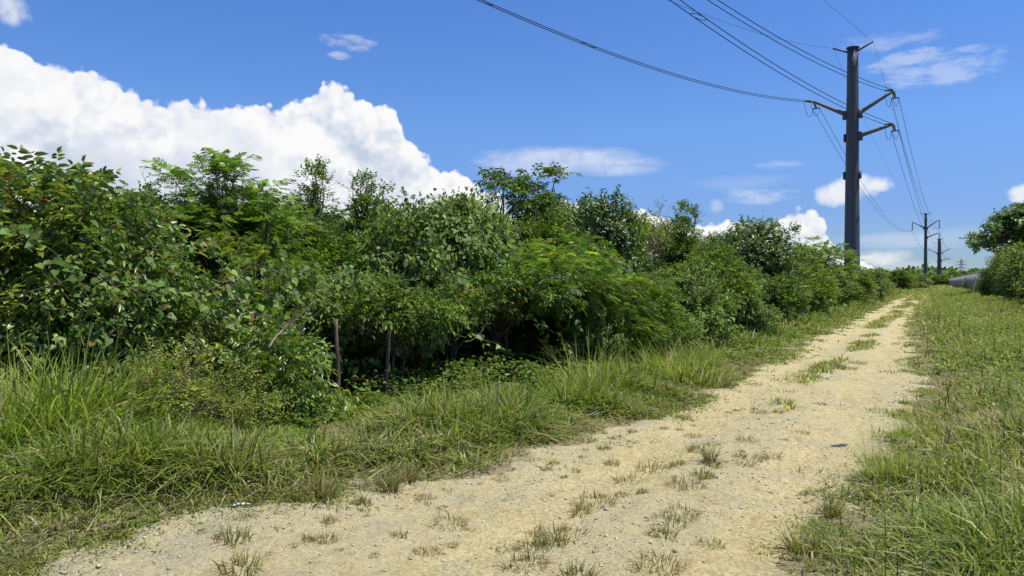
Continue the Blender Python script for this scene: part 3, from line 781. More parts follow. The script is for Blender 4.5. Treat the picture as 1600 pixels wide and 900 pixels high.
species('pale', 1.2, 4.4, M_leaf_soft, TP, seed=210, lobes=[(0,0,3.2,.9,.9,1.1),(.3,0,2.0,1.0,1.0,.8)], nclump=80, cr=.22, nsprig=9,
        sprig=('alt', .3, 7), cols=[LTG, YLG, MDG], w=[4, 3, 2], leaf=(.07, .028, 'diamond'), trunk=.045, stems=3, droop=.3, shell=.2, upb=.6, fill=.4)
species('bramble', 1.0, 1.3, M_leaf_soft, SP, seed=211, lobes=[(0,0,.62,1.0,.9,.65),(.5,-.1,.45,.7,.7,.45)], nclump=110, cr=.18, nsprig=13,
        sprig=('alt', .2, 7), cols=[LTG, YLG, OLV, MDG, BRN], w=[4, 2, 3, 2, .5], leaf=(.05, .032, 'diamond'), trunk=.015, stems=6, droop=.2, shell=.55)
species('mixed', 1.5, 2.8, M_leaf_soft, SP, seed=212, lobes=[(0,0,1.4,1.4,1.3,1.2),(-.5,-.2,2.0,.8,.8,.7),(.6,0,1.0,1.1,1.0,.8)], nclump=170, cr=.26, nsprig=15,
        sprig=('alt', .3, 8), cols=[MDG, LTG, DKG, YLG, BRT], w=[4, 3, 3, .9, 1], leaf=(.112, .054, 'diamond'), trunk=.04, stems=4, droop=.3, shell=.55)
species('mixed_b', 1.5, 2.8, M_leaf_soft, SP, seed=213, lobes=[(0,0,1.3,1.3,1.4,1.1),(.5,-.3,1.9,.9,.7,.8),(-.7,0,.9,1.0,1.0,.8)], nclump=165, cr=.28, nsprig=14,
        sprig=('rosette', .28, 9), cols=[MDG, LTG, DKG, OLV, YLG], w=[4, 3, 3, 1, .5], leaf=(.115, .058, 'diamond'), trunk=.04, stems=4, droop=.3, shell=.55)
species('feathery_round', 2.2, 4.5, M_leaf_fine, TP, seed=214, lobes=[(0,0,3.0,2.2,2.0,1.3),(-.8,0,3.5,1.2,1.1,.8),(0,0,1.8,1.8,1.8,.9)], nclump=150, cr=.36, nsprig=14,
        sprig=('frond', .5, 8), cols=[LTG, MDG, BRT], w=[3, 3, 2], leaf=(.18, .035, 'strip'), trunk=.09, stems=2, droop=.25, shell=.5)
species('big', 3.4, 7.2, M_leaf_gloss, TP, seed=215, lobes=[(0,0,4.8,3.2,3.0,2.2),(-1.7,-.5,3.6,1.5,1.5,1.0),(1.0,0,5.8,1.9,1.9,1.2),(-.8,0,6.0,1.4,1.4,1.0)], nclump=190, cr=.5, nsprig=15,
        sprig=('rosette', .4, 9), cols=[DKG, MDG, LTG], w=[4, 4, 1.5], leaf=(.26, .13, 'diamond'), trunk=.16, stems=2, droop=.15, shell=.6)
species('hedge', 2.0, 3.6, M_leaf_soft, SP, seed=216, lobes=[(0,0,1.8,2.0,1.6,1.75),(-.6,-.2,2.4,1.2,1.1,1.0),(.8,0,1.0,1.4,1.3,1.0)], nclump=260, cr=.3, nsprig=16,
        sprig=('hang', .25, 6), cols=[MDG, LTG, YLG, DKG, OLV], w=[3, 4, 2.5, 2, 1], leaf=(.13, .09, 'heart'), trunk=.05, stems=4, droop=.2, shell=.78, fill=.04)
species('palm', 2.0, 6.0, M_leaf_soft, TP, seed=217, lobes=[(0,0,5.0,.3,.3,.3)], nclump=3, cr=.1, nsprig=9,
        sprig=('frond', 2.6, 16), cols=[DKG, MDG], w=[3, 2], leaf=(.75, .09, 'strip'), trunk=.14, stems=1, droop=.55, shell=.2)

GT, GS = 'trees of the roadside thicket', 'shrubs of the roadside thicket'
# --- front and middle of the thicket, left to right
plant('glossy', 'glossy_shrub', 40, 8.6, 254, 190, 'big glossy leaved shrub filling the far left of the thicket', 'shrub', GS, .4)
plant('glossy', 'glossy_shrub', 165, 8.3, 300, 120, 'glossy shrub with drooping yellow-green sprays, right flank of the far left bush', 'shrub', GS, 2.3)
plant('glossy', 'glossy_shrub', -150, 8.4, 270, 170, 'glossy shrub mostly cut off by the left frame edge', 'shrub', GS, 4.0)
plant('umbrella', 'umbrella_tree', 298, 11.6, 243, 150, 'umbrella shaped tree with bright feathery foliage against the big white cloud', 'tree', GT, 0.0)
plant('leucaena', 'feathery_tree', 415, 10.8, 306, 85, 'feathery small tree with fine hanging fronds, right of the umbrella tree', 'tree', GT, 1.0)
plant('mixed_b', 'thicket_shrub', 205, 10.6, 300, 85, 'green shrub between the glossy bush and the umbrella tree', 'shrub', GS, 2.0)
plant('glossy_low', 'glossy_shrub', 330, 8.9, 425, 110, 'lower glossy shrub under the umbrella tree', 'shrub', GS, 1.3)
plant('bramble', 'bramble_bush', 300, 6.95, 522, 105, 'low olive bramble bush with small leaves behind the bright grass clumps', 'bush', GS, .6)
plant('glossy_low', 'glossy_shrub', 440, 8.0, 495, 88, 'low shrub with large pinnate leaves left of the leaning fence post', 'shrub', GS, 3.6)
plant('mixed', 'thicket_shrub', 440, 9.8, 420, 75, 'mid height shrub above the dry leaning branch', 'shrub', GS, 1.9)
plant('upright', 'upright_tree', 490, 14.2, 250, 50, 'slim upright tree, taller and left of two against the white cloud', 'tree', GT, .5)
plant('upright', 'upright_tree', 578, 14.4, 272, 62, 'leaning upright tree, right and wider of two against the white cloud', 'tree', GT, 2.9)
plant('leucaena', 'feathery_tree', 645, 14.6, 302, 45, 'feathery tree with rounded top just right of the two upright trees', 'tree', GT, 2.4)
plant('vine', 'vine_mound', 690, 12.0, 308, 100, 'mound of heart leaved vines smothering a tree above the dark hollow', 'vine', GS, .3)
plant('vine', 'vine_mound', 530, 10.6, 420, 80, 'curtain of vines hanging behind the taller fence post', 'vine', GS, 2.0)
plant('canopy', 'overhanging_tree', 610, 9.8, 432, 100, 'low spreading tree whose leafy boughs overhang the two fence posts', 'tree', GT, .2)
plant('pale', 'pale_tree', 762, 17.0, 300, 50, 'pale yellow-green loose tree left of the tall emergent tree', 'tree', GT, .9)
plant('emergent', 'emergent_tree', 832, 16.4, 260, 62, 'tallest tree of the middle, vine wrapped with drooping pinnate sprays', 'tree', GT, 0.0)
plant('canopy', 'overhanging_tree', 790, 11.6, 400, 90, 'spreading tree with vine leaves roofing the dark hollow', 'tree', GT, 2.6)
plant('spray', 'feathery_tree', 872, 12.6, 368, 95, 'bright feathery tree whose sprays hang over the right end of the dark hollow', 'tree', GT, 4.2)
plant('dense', 'dense_tree', 942, 18.4, 303, 72, 'dense dark tree right of the tall emergent tree', 'tree', GT, 1.2)
plant('pale', 'pale_tree', 1018, 21.5, 312, 45, 'thin pale tree with sky showing through, right of the dense dark tree', 'tree', GT, 2.2)
plant('upright', 'upright_tree', 1072, 22.5, 314, 42, 'dark upright tree with leafy whorls right of the thin pale tree', 'tree', GT, 1.4)
plant('leucaena', 'feathery_tree', 965, 13.0, 395, 75, 'feathery shrub like tree left of the cane grass clump', 'tree', GT, 3.3)
plant('mixed', 'thicket_shrub', 1005, 13.7, 430, 65, 'broad green shrub behind the cane grass clump', 'shrub', GS, .4)
plant('mixed_b', 'thicket_shrub', 1075, 16.4, 405, 62, 'green shrub below the dark upright tree', 'shrub', GS, 1.7)
plant('mixed', 'thicket_shrub', 1125, 20.0, 372, 55, 'shrub filling the dip between the dark upright tree and the round dark tree', 'shrub', GS, 4.4)
plant('dense', 'dense_tree', 1186, 29.6, 341, 62, 'round dark tree with a clean dome, nearest on the left of the big pole', 'tree', GT, 4.6)
plant('mixed_b', 'thicket_shrub', 1150, 20.0, 430, 48, 'front shrub below the left half of the round dark tree', 'shrub', GS, 3.0)
plant('mixed', 'thicket_shrub', 1208, 25.5, 428, 45, 'front shrub below the right half of the round dark tree', 'shrub', GS, 2.2)
plant('feathery_round', 'feathery_tree', 1284, 47.0, 371, 48, 'pale round topped feathery tree just left of the big pole', 'tree', GT, .4)
plant('mixed', 'thicket_shrub', 1252, 32.0, 405, 42, 'shrub between the round dark tree and the big pole', 'shrub', GS, 5.2)
plant('mixed_b', 'thicket_shrub', 1296, 40.0, 418, 36, 'shrub at the left foot of the big pole', 'shrub', GS, 5.0)
plant('mixed', 'thicket_shrub', 1333, 48.5, 424, 30, 'shrub hiding the base of the big pole', 'shrub', GS, 3.1)
plant('mixed_b', 'thicket_shrub', 1362, 58.0, 420, 24, 'yellowish shrub at the right foot of the big pole', 'shrub', GS, .9)
plant('bramble', 'bramble_bush', 1382, 74.0, 432, 16, 'last low bush of the thicket before the second pole', 'bush', GS, .9)
plant('bramble', 'bramble_bush', 740, 9.6, 578, 34, 'small yellow-green bush standing before the dark hollow', 'bush', GS, 2.0)
plant('bramble', 'bramble_bush', 640, 9.2, 598, 80, 'low vine covered bush in front of the two fence posts', 'bush', GS, 4.0)
plant('bramble', 'bramble_bush', 935, 12.6, 530, 60, 'dark low bush left of the cane grass clump', 'bush', GS, 1.1)

plant('canopy', 'overhanging_tree', 712, 11.0, 425, 75, 'low spreading tree closing the roof between the two larger spreading trees', 'tree', GT, 5.1)
plant('canopy', 'overhanging_tree', 815, 13.6, 385, 95, 'spreading tree half hidden behind the bright feathery tree', 'tree', GT, 3.7)
plant('mixed_b', 'thicket_shrub', 925, 12.3, 462, 48, 'shrub closing the right end of the dark hollow beside the feathery tree', 'shrub', GS, 3.9)
plant('vine', 'vine_mound', 655, 10.4, 462, 42, 'small curtain of heart leaved vines hanging right of the shorter fence post', 'vine', GS, 4.4)
# --- trees standing behind, seen through the gaps of the thicket
BACK = [('mixed', 60, 13.5, 330, 170, 'shrub behind the big glossy shrub'), ('dense', 190, 15.5, 315, 140, 'dark tree behind the umbrella tree, to its left'),
        ('mixed_b', 370, 15.0, 306, 120, 'shrub behind the feathery tree near the white cloud'), ('dense', 520, 19.0, 322, 110, 'dark tree behind the two slim upright trees'),
        ('mixed', 500, 13.0, 340, 90, 'shrub filling the gap below the two slim upright trees'), ('mixed', 590, 12.6, 345, 85, 'shrub behind the low spreading tree'),
        ('dense', 700, 19.0, 308, 80, 'dark tree behind the vine mound'), ('mixed_b', 740, 15.0, 325, 75, 'shrub behind the dark hollow, below the pale tree'),
        ('mixed', 850, 16.0, 335, 80, 'shrub under the tall emergent tree'), ('dense', 885, 22.0, 315, 65, 'dark tree between the emergent tree and the dense dark tree'),
        ('mixed_b', 1000, 24.5, 332, 70, 'shrub behind the thin pale tree'), ('mixed', 1060, 27.0, 355, 60, 'shrub behind the dark upright tree'),
        ('dense', 1130, 34.0, 362, 50, 'dark tree left behind the round dark tree'), ('mixed', 1240, 44.0, 385, 45, 'shrub right behind the round dark tree'),
        ('mixed_b', 620, 16.8, 318, 90, 'shrub behind the rounded feathery tree'), ('mixed', 270, 13.2, 350, 100, 'shrub behind the trunk of the umbrella tree'),
        ('mixed_b', 800, 19.5, 345, 75, 'shrub behind the pale loose tree'), ('mixed_b', 930, 15.5, 420, 75, 'shrub standing behind the right end of the dark hollow'),
        ('mixed', 660, 14.0, 400, 90, 'shrub closing the back of the dark hollow, left half'), ('mixed', 780, 14.6, 400, 80, 'shrub closing the back of the dark hollow, right half'),
        ('mixed_b', 700, 13.2, 440, 85, 'low shrub deep inside the dark hollow, left half'), ('mixed', 840, 14.2, 425, 80, 'low shrub deep inside the dark hollow, right half')]
for i, (k, px, Y, py, hw, lb) in enumerate(BACK):
    plant(k, 'dense_tree' if k == 'dense' else 'thicket_shrub', px, Y, py, hw, lb, 'tree' if k == 'dense' else 'shrub', GT if k == 'dense' else GS, i * 1.7)

# --- right side: vine smothered fence, big tree, far trees
GR = 'plants along the concrete fence'
plant('hedge', 'vine_hedge', 1618, 36.0, 378, 50, 'yellow-green vine mass smothering the fence at the right frame edge', 'vine', GR, .5)
plant('hedge', 'vine_hedge', 1572, 48.0, 396, 28, 'darker vine mass on the fence, further from the camera', 'vine', GR, 2.5)
plant('hedge', 'vine_hedge', 1680, 28.0, 380, 70, 'vine mass on the fence just outside the right frame edge', 'vine', GR, 4.1)
plant('hedge', 'vine_hedge', 1598, 42.0, 385, 42, 'dense vine mass on the fence just left of the frame edge, under the broadleaf tree', 'vine', GR, 1.4)
plant('bramble', 'vine_bush', 1513, 98.0, 428, 9, 'small vine bush leaning on the middle of the concrete fence', 'vine', GR, 1.9)
plant('bramble', 'vine_bush', 1536, 70.0, 430, 13, 'vine bush at the near visible end of the concrete fence', 'vine', GR, 3.9)
plant('big', 'broadleaf_tree', 1608, 64.0, 318, 66, 'large broadleaf tree rising behind the vine covered fence', 'tree', GR, 1.0)
GF = 'far bushes beyond the track'
plant('mixed', 'far_bush', 1405, 118.0, 420, 22, 'far bush with a loose branch on top, left of the second pole', 'bush', GF, .7)
plant('mixed_b', 'far_bush', 1432, 150.0, 427, 18, 'far bush directly left of the second pole base', 'bush', GF, 1.2)
plant('mixed', 'far_bush', 1462, 215.0, 429, 18, 'far dark bush between the second and third pole', 'bush', GF, 2.0)
plant('mixed_b', 'far_bush', 1480, 240.0, 433, 16, 'far bush right of the third pole', 'bush', GF, 3.0)
plant('mixed', 'far_bush', 1380, 190.0, 428, 30, 'far bush showing between the big pole and the second pole', 'bush', GF, 4.0)
plant('dense', 'far_tree', 1505, 230.0, 423, 13, 'far dark tree in front of the distant lattice tower', 'tree', GF, .3)
plant('palm', 'palm_tree', 1491, 225.0, 424, 9, 'far palm with drooping fronds left of the lattice tower', 'tree', GF, .3)

def far_wood():
    rng = R(300); mb = MB(); wmb = MB()
    n = 26000
    a = np.radians(rng.uniform(-48, 48, n)); d = rng.uniform(380, 460, n)
    top = 4 + 5 * fbm(np.degrees(a) * .35, 0 * a, 301, 4) + 2 * fbm(np.degrees(a) * 2.5, 0 * a, 302, 3)
    P = np.stack([d * np.sin(a), d * np.cos(a), top * rng.random(n) ** .6], -1)
    add_leaves(mb, P, rng.normal(0, 1, (n, 3)), rng.normal(0, .6, (n, 3)) + [0, -.3, .8], 2.2, 1.5, 'diamond', palette(rng, n, [DKG, MDG, LTG], [3, 4, 2]))
    tag(mb.build('far_woodland', M_leaf_soft), kind='stuff', label='low line of distant woodland on the horizon', cat='woodland')
far_wood()

def vine_tangle():
    rng = R(350); stems = MB(); lv = MB(); tw = MB()
    for i in range(150):
        s0 = 3.8 * (45 / 3.8) ** rng.random(); ln = rng.uniform(.5, 1.5); s1 = s0 + ln * rng.choice([-1, 1])
        u0 = thick_edge(s0) - .5 - 1.1 * rng.random(); u1 = thick_edge(s1) - .5 - 1.1 * rng.random()
        z0, z1 = rng.uniform(.7, 2.1), rng.uniform(.4, 2.1)
        a = np.array([*us2xy(u0, s0), z0]); b = np.array([*us2xy(u1, s1), z1])
        m = (a + b) / 2 + np.array([0, 0, rng.uniform(-.55, .35)]) + rng.normal(0, .15, 3)
        P = bez(a, m, b, 12) + rng.normal(0, .015, (12, 3))
        r = .0022 + .00022 * s0
        stems.tube(P, r * rng.uniform(.7, 1.6), 5, None, False)
        if rng.random() < .9:
            k = int(ln * 34); t = rng.random(k); Q = np.stack([np.interp(t, np.linspace(0, 1, 12), P[:, c]) for c in range(3)], -1) + rng.normal(0, .04, (k, 3))
            A = np.stack([rng.normal(0, .6, k) + NX * .5, rng.normal(0, .6, k) + NY * .5, rng.normal(-.5, .4, k)], -1)
            N = np.stack([rng.normal(NX, .4, k), rng.normal(NY, .4, k), rng.normal(.7, .3, k)], -1)
            L = rng.uniform(.05, .105, k)
            add_leaves(lv, Q, A, N, L, L * .85, 'heart', palette(rng, k, [MDG, LTG, YLG, BRN], [4, 4, 1, .5]), .05)
    for i in range(70):                         # bare dead twigs poking out of the foliage
        s0 = 4.5 * (40 / 4.5) ** rng.random(); u0 = thick_edge(s0) - .3 - 2.0 * rng.random()
        top = rng.random() < .15
        z0 = rng.uniform(1.9, 2.7) if top else rng.uniform(.3, 1.9)
        a = np.array([*us2xy(u0, s0), z0]); d = np.array([rng.normal(NX * .5, .5), rng.normal(NY * .5, .5), rng.uniform(.1, 1.2) if top else rng.normal(.2, .5)])
        d = d / np.linalg.norm(d) * rng.uniform(.25, .55)
        P = bez(a - d * .4, a + rng.normal(0, .06, 3), a + d, 6); r = .0024 + .00022 * s0
        tw.tube(P, np.linspace(r * 1.3, r * .4, 6), 4, None, False)
        for k in (2, 3, 4): tw.tube(bez(P[k], P[k] + d * .2 + rng.normal(0, .05, 3), P[k] + d * .3 + rng.normal(0, .13, 3), 4), np.linspace(r * .7, r * .3, 4), 4, None, False)
    tag(lv.build('climbing_vine_leaves', M_leaf_soft), kind='stuff', label='leaves of climbing vines strung between the thicket shrubs', cat='vines')
    tag(stems.build('climbing_vine_stems', M_bark), kind='stuff', label='thin looping stems of climbing vines in the thicket', cat='vines')
    tag(tw.build('dead_twigs', M_deadwood), kind='stuff', label='bare dead twigs poking out of the thicket', cat='twigs')
vine_tangle()

# ------------------------------------------------------------------ fence posts, sticks, litter
def fence_post(px, pytop, pybot, lean, label, r, seed):
    rng = R(seed)
    Y = CAMH * F / (pybot - HOR); x = xat(px, Y); z0 = float(ground_z(x, Y))
    H = zat(pytop, Y) - z0
    mb = MB(); n = 12
    t = np.linspace(0, 1, n)
    P = np.stack([lean * H * t + rng.normal(0, .006, n), rng.normal(0, .006, n), -.15 + (H + .15) * t], -1)
    mb.tube(P, r * (1.08 - .2 * t) * (1 + rng.normal(0, .07, n)), 9)
    o = mb.build('fence_post', M_wood, None, True)
    o.location = (x, Y, z0)
    tag(o, label, 'fence post', 'wooden posts of the old wire fence')
fence_post(529, 499, 652, -.03, 'taller straight weathered wooden fence post standing in the thicket edge', .026, 310)
fence_post(602, 515, 640, .05, 'shorter leaning wooden fence post, half hidden by leaves', .025, 311)

def stick(px0, py0, px1, py1, Y, r, label, seed, name='dead_branch'):
    rng = R(seed); mb = MB()
    a = np.array([xat(px0, Y), Y, zat(py0, Y)]); b = np.array([xat(px1, Y + .25), Y + .25, zat(py1, Y + .25)])
    P = bez(a, (a + b) / 2 + [0, 0, .07], b, 9) + rng.normal(0, .008, (9, 3))
    mb.tube(P - a, np.linspace(r, r * .4, 9), 6)
    for k in (3, 4, 6, 7):
        q = P[k] - a
        mb.tube(bez(q, q + rng.normal(0, .08, 3) + [.05, 0, .08], q + rng.normal(0, .1, 3) + [.15, -.03, .2], 5), np.linspace(r * .4, r * .15, 5), 5)
    o = mb.build(name, M_deadwood); o.location = a
    tag(o, label, 'branch')
stick(418, 546, 455, 505, 7.3, .013, 'dry bare branch leaning out of the shrubs left of the fence posts', 320)

def crumple(name, px, py, size, mat, label, cat, seed, flat=.35, zoff=0.0):
    rng = R(seed)
    Y = CAMH * F / (py - HOR); x = xat(px, Y); u, s = xy2us(x, Y)
    n = 9
    g = np.linspace(-1, 1, n)
    a, b = np.meshgrid(g, g, indexing='ij')
    rad = np.hypot(a, b); rim = 1 + .35 * np.sin(3 * np.arctan2(b, a) + seed) * rng.uniform(.5, 1)
    X = a * size[0] * rim; Yv = b * size[1] * rim
    Z = size[2] * (.35 + flat * rng.random((n, n)) * 2) * np.clip(1.15 - .6 * rad, .05, 1)
    V = np.stack([X, Yv, Z], -1).reshape(-1, 3)
    i = np.arange(n - 1)[:, None] * n + np.arange(n - 1)[None]
    q = np.stack([i, i + n, i + n + 1, i + 1], -1).reshape(-1, 4)
    Vb = V.copy(); Vb[:, 2] -= .004
    o = mesh_obj(name, np.concatenate([V, Vb]), [np.concatenate([q, q[:, ::-1] + n * n])], mat)
    o.location = (x, Y, max(float(road_z(u, s)), float(ground_z(x, Y))) + zoff); o.rotation_euler = (0, 0, rng.random() * .6)
    tag(o, label, cat)
crumple('plastic_scrap', 374, 802, (.05, .018, .02), M_white, 'small crumpled white scrap lying at the left edge of the track', 'litter', 330)
crumple('plastic_bag', 684, 703, (.045, .03, .02), M_white, 'pale crumpled plastic bag caught in the verge grass', 'litter', 331, .5, .10)
crumple('rubber_scrap', 1316, 693, (.085, .06, .018), M_black, 'dark flat rubber scrap lying on the right side of the track', 'litter', 332)

# ------------------------------------------------------------------ concrete panel fence on the right
def panel_fence():
    t = thing('concrete_fence', 'long grey concrete panel fence running along the right side to the horizon', 'fence', (*us2xy(3.9, 24), 0), None, -ANG)
    mbp = MB(); rng = R(340)
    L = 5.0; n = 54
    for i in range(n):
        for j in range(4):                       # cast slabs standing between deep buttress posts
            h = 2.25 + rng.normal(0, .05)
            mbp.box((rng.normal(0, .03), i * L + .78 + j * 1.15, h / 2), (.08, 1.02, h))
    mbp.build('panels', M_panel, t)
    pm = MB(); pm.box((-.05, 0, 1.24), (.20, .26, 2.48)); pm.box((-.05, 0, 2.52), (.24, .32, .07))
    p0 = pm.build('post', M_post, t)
    for i in range(1, n + 1):
        c = link_copy(p0, t); c.location = (0, i * L, 0)
panel_fence()

# ------------------------------------------------------------------ poles, arms, insulators
def rotz(a): c, s = math.cos(a), math.sin(a); return np.array([[c, -s, 0], [s, c, 0], [0, 0, 1]])

def insulator(mb, a, b, r=.11, n=9):
    a, b = np.asarray(a, float), np.asarray(b, float)
    t = np.linspace(0, 1, 4 * n + 1); rr = np.where(np.arange(len(t)) % 4 == 2, r, np.where(np.arange(len(t)) % 4 == 0, r * .38, r * .75))
    mb.tube(a + (b - a) * t[:, None], rr, 10)

def make_pole(name, label, x, y, H, rb, rt, az, arms, strain, fwd, back, z0=0.0, base=-.3):
    """az: heading of the right hand arms. arms: (side, z root, z tip, length)."""
    t = thing(name, label, 'utility pole', (x, y, z0), 'steel poles of the power line')
    mb = MB(); n = 14
    zz = np.linspace(base, H, n)
    mb.tube(np.stack([0 * zz, 0 * zz, zz], -1), rb + (rt - rb) * (zz - base) / (H - base), 12)
    zc = H * .19
    rc = rb + (rt - rb) * zc / H
    mb.tube([(0, 0, zc - .05), (0, 0, zc + .05)], rc + .025, 12)
    mb.build('shaft', M_steel, t)
    mb = MB(); mb.tube([(0, 0, H), (0, 0, H + .08), (0, 0, H + .12)], [rt + .09, rt + .09, rt * .5], 12); mb.build('cap', M_steel, t)
    out = {}
    ra = np.array([math.cos(az), math.sin(az), 0])
    for k, (sd, zr, zt, ln) in enumerate(arms):
        d = ra * sd
        r0 = rb + (rt - rb) * (zr / H)
        rootp = d * (r0 * .8) + [0, 0, zr]; tip = d * ln + np.array([0, 0, zt])
        up = np.array([0, 0, 1.0])
        am = MB()
        P = bez(rootp, (rootp + tip) / 2 + up * (.10 if not strain else 0), tip, 5)
        am.tube(P, np.linspace(.17, .095, 5), 8)
        arm = am.build('crossarm', M_arm, t)
        bm = MB(); bm.box(d * (r0 + .06) + [0, 0, zr], (.34, .36, .62), rotz(az)); bm.build('arm_bracket', M_steel, t)
        if strain:
            ends = []
            for q, vec in enumerate((fwd, back)):
                v = np.asarray(vec, float); v = v / np.linalg.norm(v)
                a = tip + v * .15; b = tip + v * 1.25
                im = MB(); insulator(im, a, b, .095); im.build('insulator', M_ins, t)
                sdv = np.cross(v, up); sdv /= np.linalg.norm(sdv)
                ym = MB(); ym.tube([b - sdv * .26, b + sdv * .26], .045, 6); ym.build('yoke_plate', M_cable, t)
                ends.append((b - sdv * .24, b + sdv * .24))
            for q in range(2):
                a = ends[0][q]; b = ends[1][1 - q]
                jm = MB(); m1 = a * .85 + b * .15 - up * 1.15; m2 = a * .15 + b * .85 - up * 1.15
                tt = np.linspace(0, 1, 14)[:, None]
                jm.tube((1 - tt) ** 3 * a + 3 * tt * (1 - tt) ** 2 * m1 + 3 * tt ** 2 * (1 - tt) * m2 + tt ** 3 * b, .016, 5); jm.build('jumper_cable', M_cable, t)
            out[k] = ends
        else:
            b = tip - up * 2.0
            im = MB(); insulator(im, tip - up * .1, b, .15, 11); im.build('insulator', M_ins, t)
            ym = MB(); ym.tube([b - ra * .25, b + ra * .25], .05, 6); ym.build('yoke_plate', M_cable, t)
            e = (b - ra * .24, b + ra * .24); out[k] = (e, e)
    sh = []
    for sd in (-1, 1):
        d = ra * sd
        sm = MB(); a = d * rt * .8 + np.array([0, 0, H - .25]); b = d * (rt + 1.0) + np.array([0, 0, H + .25])
        sm.tube([a, b], .07, 6); sm.build('shield_wire_arm', M_steel, t); sh.append(b)
    org = np.array([x, y, z0])
    if strain:                               # bolted flange pairs below the arms
        for zr in (11.4, 9.5):
            r0 = rb + (rt - rb) * (zr / H)
            fm = MB()
            fm.box(-ra * (r0 + .05) + np.array([0, 0, zr + (.9 if zr > 10 else 0)]), (.16, .36, .55), rotz(az))
            if zr < 10: fm.box(ra * (r0 + .05) + np.array([0, 0, zr]), (.16, .36, .55), rotz(az))
            fm.build('flange', M_steel, t)
    return {k: tuple(tuple(p + org for p in e) for e in v) for k, v in out.items()}, [s + org for s in sh]

Y1 = 55.0; P1 = np.array([xat(1331, Y1), Y1]); Y2 = 185.0; P2 = np.array([xat(1446, Y2), Y2]); Y3 = 290.0; P3 = np.array([xat(1467.5, Y3), Y3])
f12 = np.array([P2[0] - P1[0], P2[1] - P1[1], 0]); h0 = math.radians(42.6)
b01 = np.array([-math.sin(h0), -math.cos(h0), 0])
e1, s1 = make_pole('utility_pole', 'tall dark steel pole, nearest and largest of the power line', P1[0], P1[1], 18.9, .58, .38, math.radians(-36), [(-1, 14.0, 15.35, 2.75), (1, 14.0, 15.35, 2.75), (1, 12.35, 12.95, 2.75)], True,
                   f12 / np.linalg.norm(f12) + [0, 0, -.22], b01 + [0, 0, -.15])
az2 = math.radians(-28)
e2, s2 = make_pole('utility_pole', 'second steel pole with insulators hanging straight down, beside the end of the track', P2[0], P2[1], 18.6, .46, .28, az2, [(-1, 15.0, 16.6, 2.95), (1, 15.0, 17.0, 2.95), (1, 12.6, 13.7, 2.95)], False, f12, -f12)
f23 = np.array([P3[0] - P2[0], P3[1] - P2[1], 0])
e3, s3 = make_pole('utility_pole', 'third and farthest steel pole, rising behind the far bushes', P3[0], P3[1], 18.4, .85, .55, math.radians(-28), [(-1, 12.6, 14.4, 3.6), (1, 12.6, 14.4, 3.4), (1, 9.9, 10.8, 3.4)], True, f23 / np.linalg.norm(f23), -f23 / np.linalg.norm(f23))

def span(a, b, sag, n=48):
    t = np.linspace(0, 1, n)[:, None]
    P = np.asarray(a) + (np.asarray(b) - np.asarray(a)) * t
    P[:, 2] -= (4 * sag * t * (1 - t))[:, 0]
    return P
def line_pair(ends_a, ends_b, sag, r, label, spacers=()):
    o = thing('power_line', label, 'power line', tuple(ends_a[0]), 'conductors of the power line')
    org = np.asarray(ends_a[0]); Ps = []
    for a, b in zip(ends_a, ends_b):
        mb = MB(); P = span(a, b, sag) - org; Ps.append(P); mb.tube(P, r, 5); mb.build('conductor', M_cable, o)
    for f in spacers:
        i = int(f * 47); a, b = Ps[0][i], Ps[1][i]
        mb = MB(); th = np.linspace(0, 2 * math.pi, 17); c = (a + b) / 2; h = (b - a) / 2; tn = Ps[0][i + 1] - Ps[0][i]; tn = tn / np.linalg.norm(tn)
        mb.tube(c + np.cos(th)[:, None] * h + np.sin(th)[:, None] * tn * .45, r * .8, 5, None, False); mb.build('spacer', M_cable, o)
def line_one(a, b, sag, r, label):
    mb = MB(); P = span(a, b, sag); mb.tube(P - P[0], r, 5)
    o = mb.build('shield_wire', M_cable); o.location = P[0]
    tag(o, label, 'shield wire', 'thin shield wires of the power line')

# previous pole, outside the frame to the left, carries the near ends
def far_end(p, q, z, L=56.0, off=0.0):
    sd = np.array([math.cos(h0), -math.sin(h0), 0]) * .24
    c = np.array([p[0], p[1], 0]) + b01 * L; c[2] = z
    return c
NEAR = [(0, 15.0, 2.15, 'left'), (1, 17.2, 1.9, 'upper right'), (2, 17.4, 1.9, 'lower right')]
for k, z, sag, nm in NEAR:
    ea = e1[k][1]
    mid = (ea[0] + ea[1]) / 2
    c = far_end(mid, None, z)
    hv = (ea[1] - ea[0]) / 2; hv = hv * 1.5; hv[2] = .22
    line_pair((ea[0], ea[1]), (c - hv, c + hv), sag, .02, {'left': 'twin cable dipping from the left arm of the big pole to the upper left',
              'upper right': 'twin cable from the upper right arm of the big pole up out of the frame',
              'lower right': 'twin cable from the lower right arm passing behind the big pole up out of frame'}[nm], (.5, .62))
for k, nm in ((0, 'left arm'), (1, 'upper right arm'), (2, 'lower right arm')):
    line_pair(e1[k][0], e2[k][0], 3.4, .017, 'twin cable sagging from the big pole to the %s of the second pole' % nm)
    line_pair(e2[k][0], e3[k][1], 2.2, .017, 'twin cable from the second pole to the %s of the third pole' % nm)
for q, nm in ((0, 'left'), (1, 'right')):
    line_one(s1[q], far_end(s1[q], None, 17.1 + 6.9 * q), 2.2 - 1.2 * q, .009, 'thin wire from the %s tip of the big pole top to the upper left' % nm)
    line_one(s1[q], s2[q], 2.4, .008, 'thin wire from the %s tip of the big pole top to the second pole' % nm)
    line_one(s2[q], s3[q], 1.6, .008, 'thin wire from the second pole top to the %s tip of the third pole top' % nm)

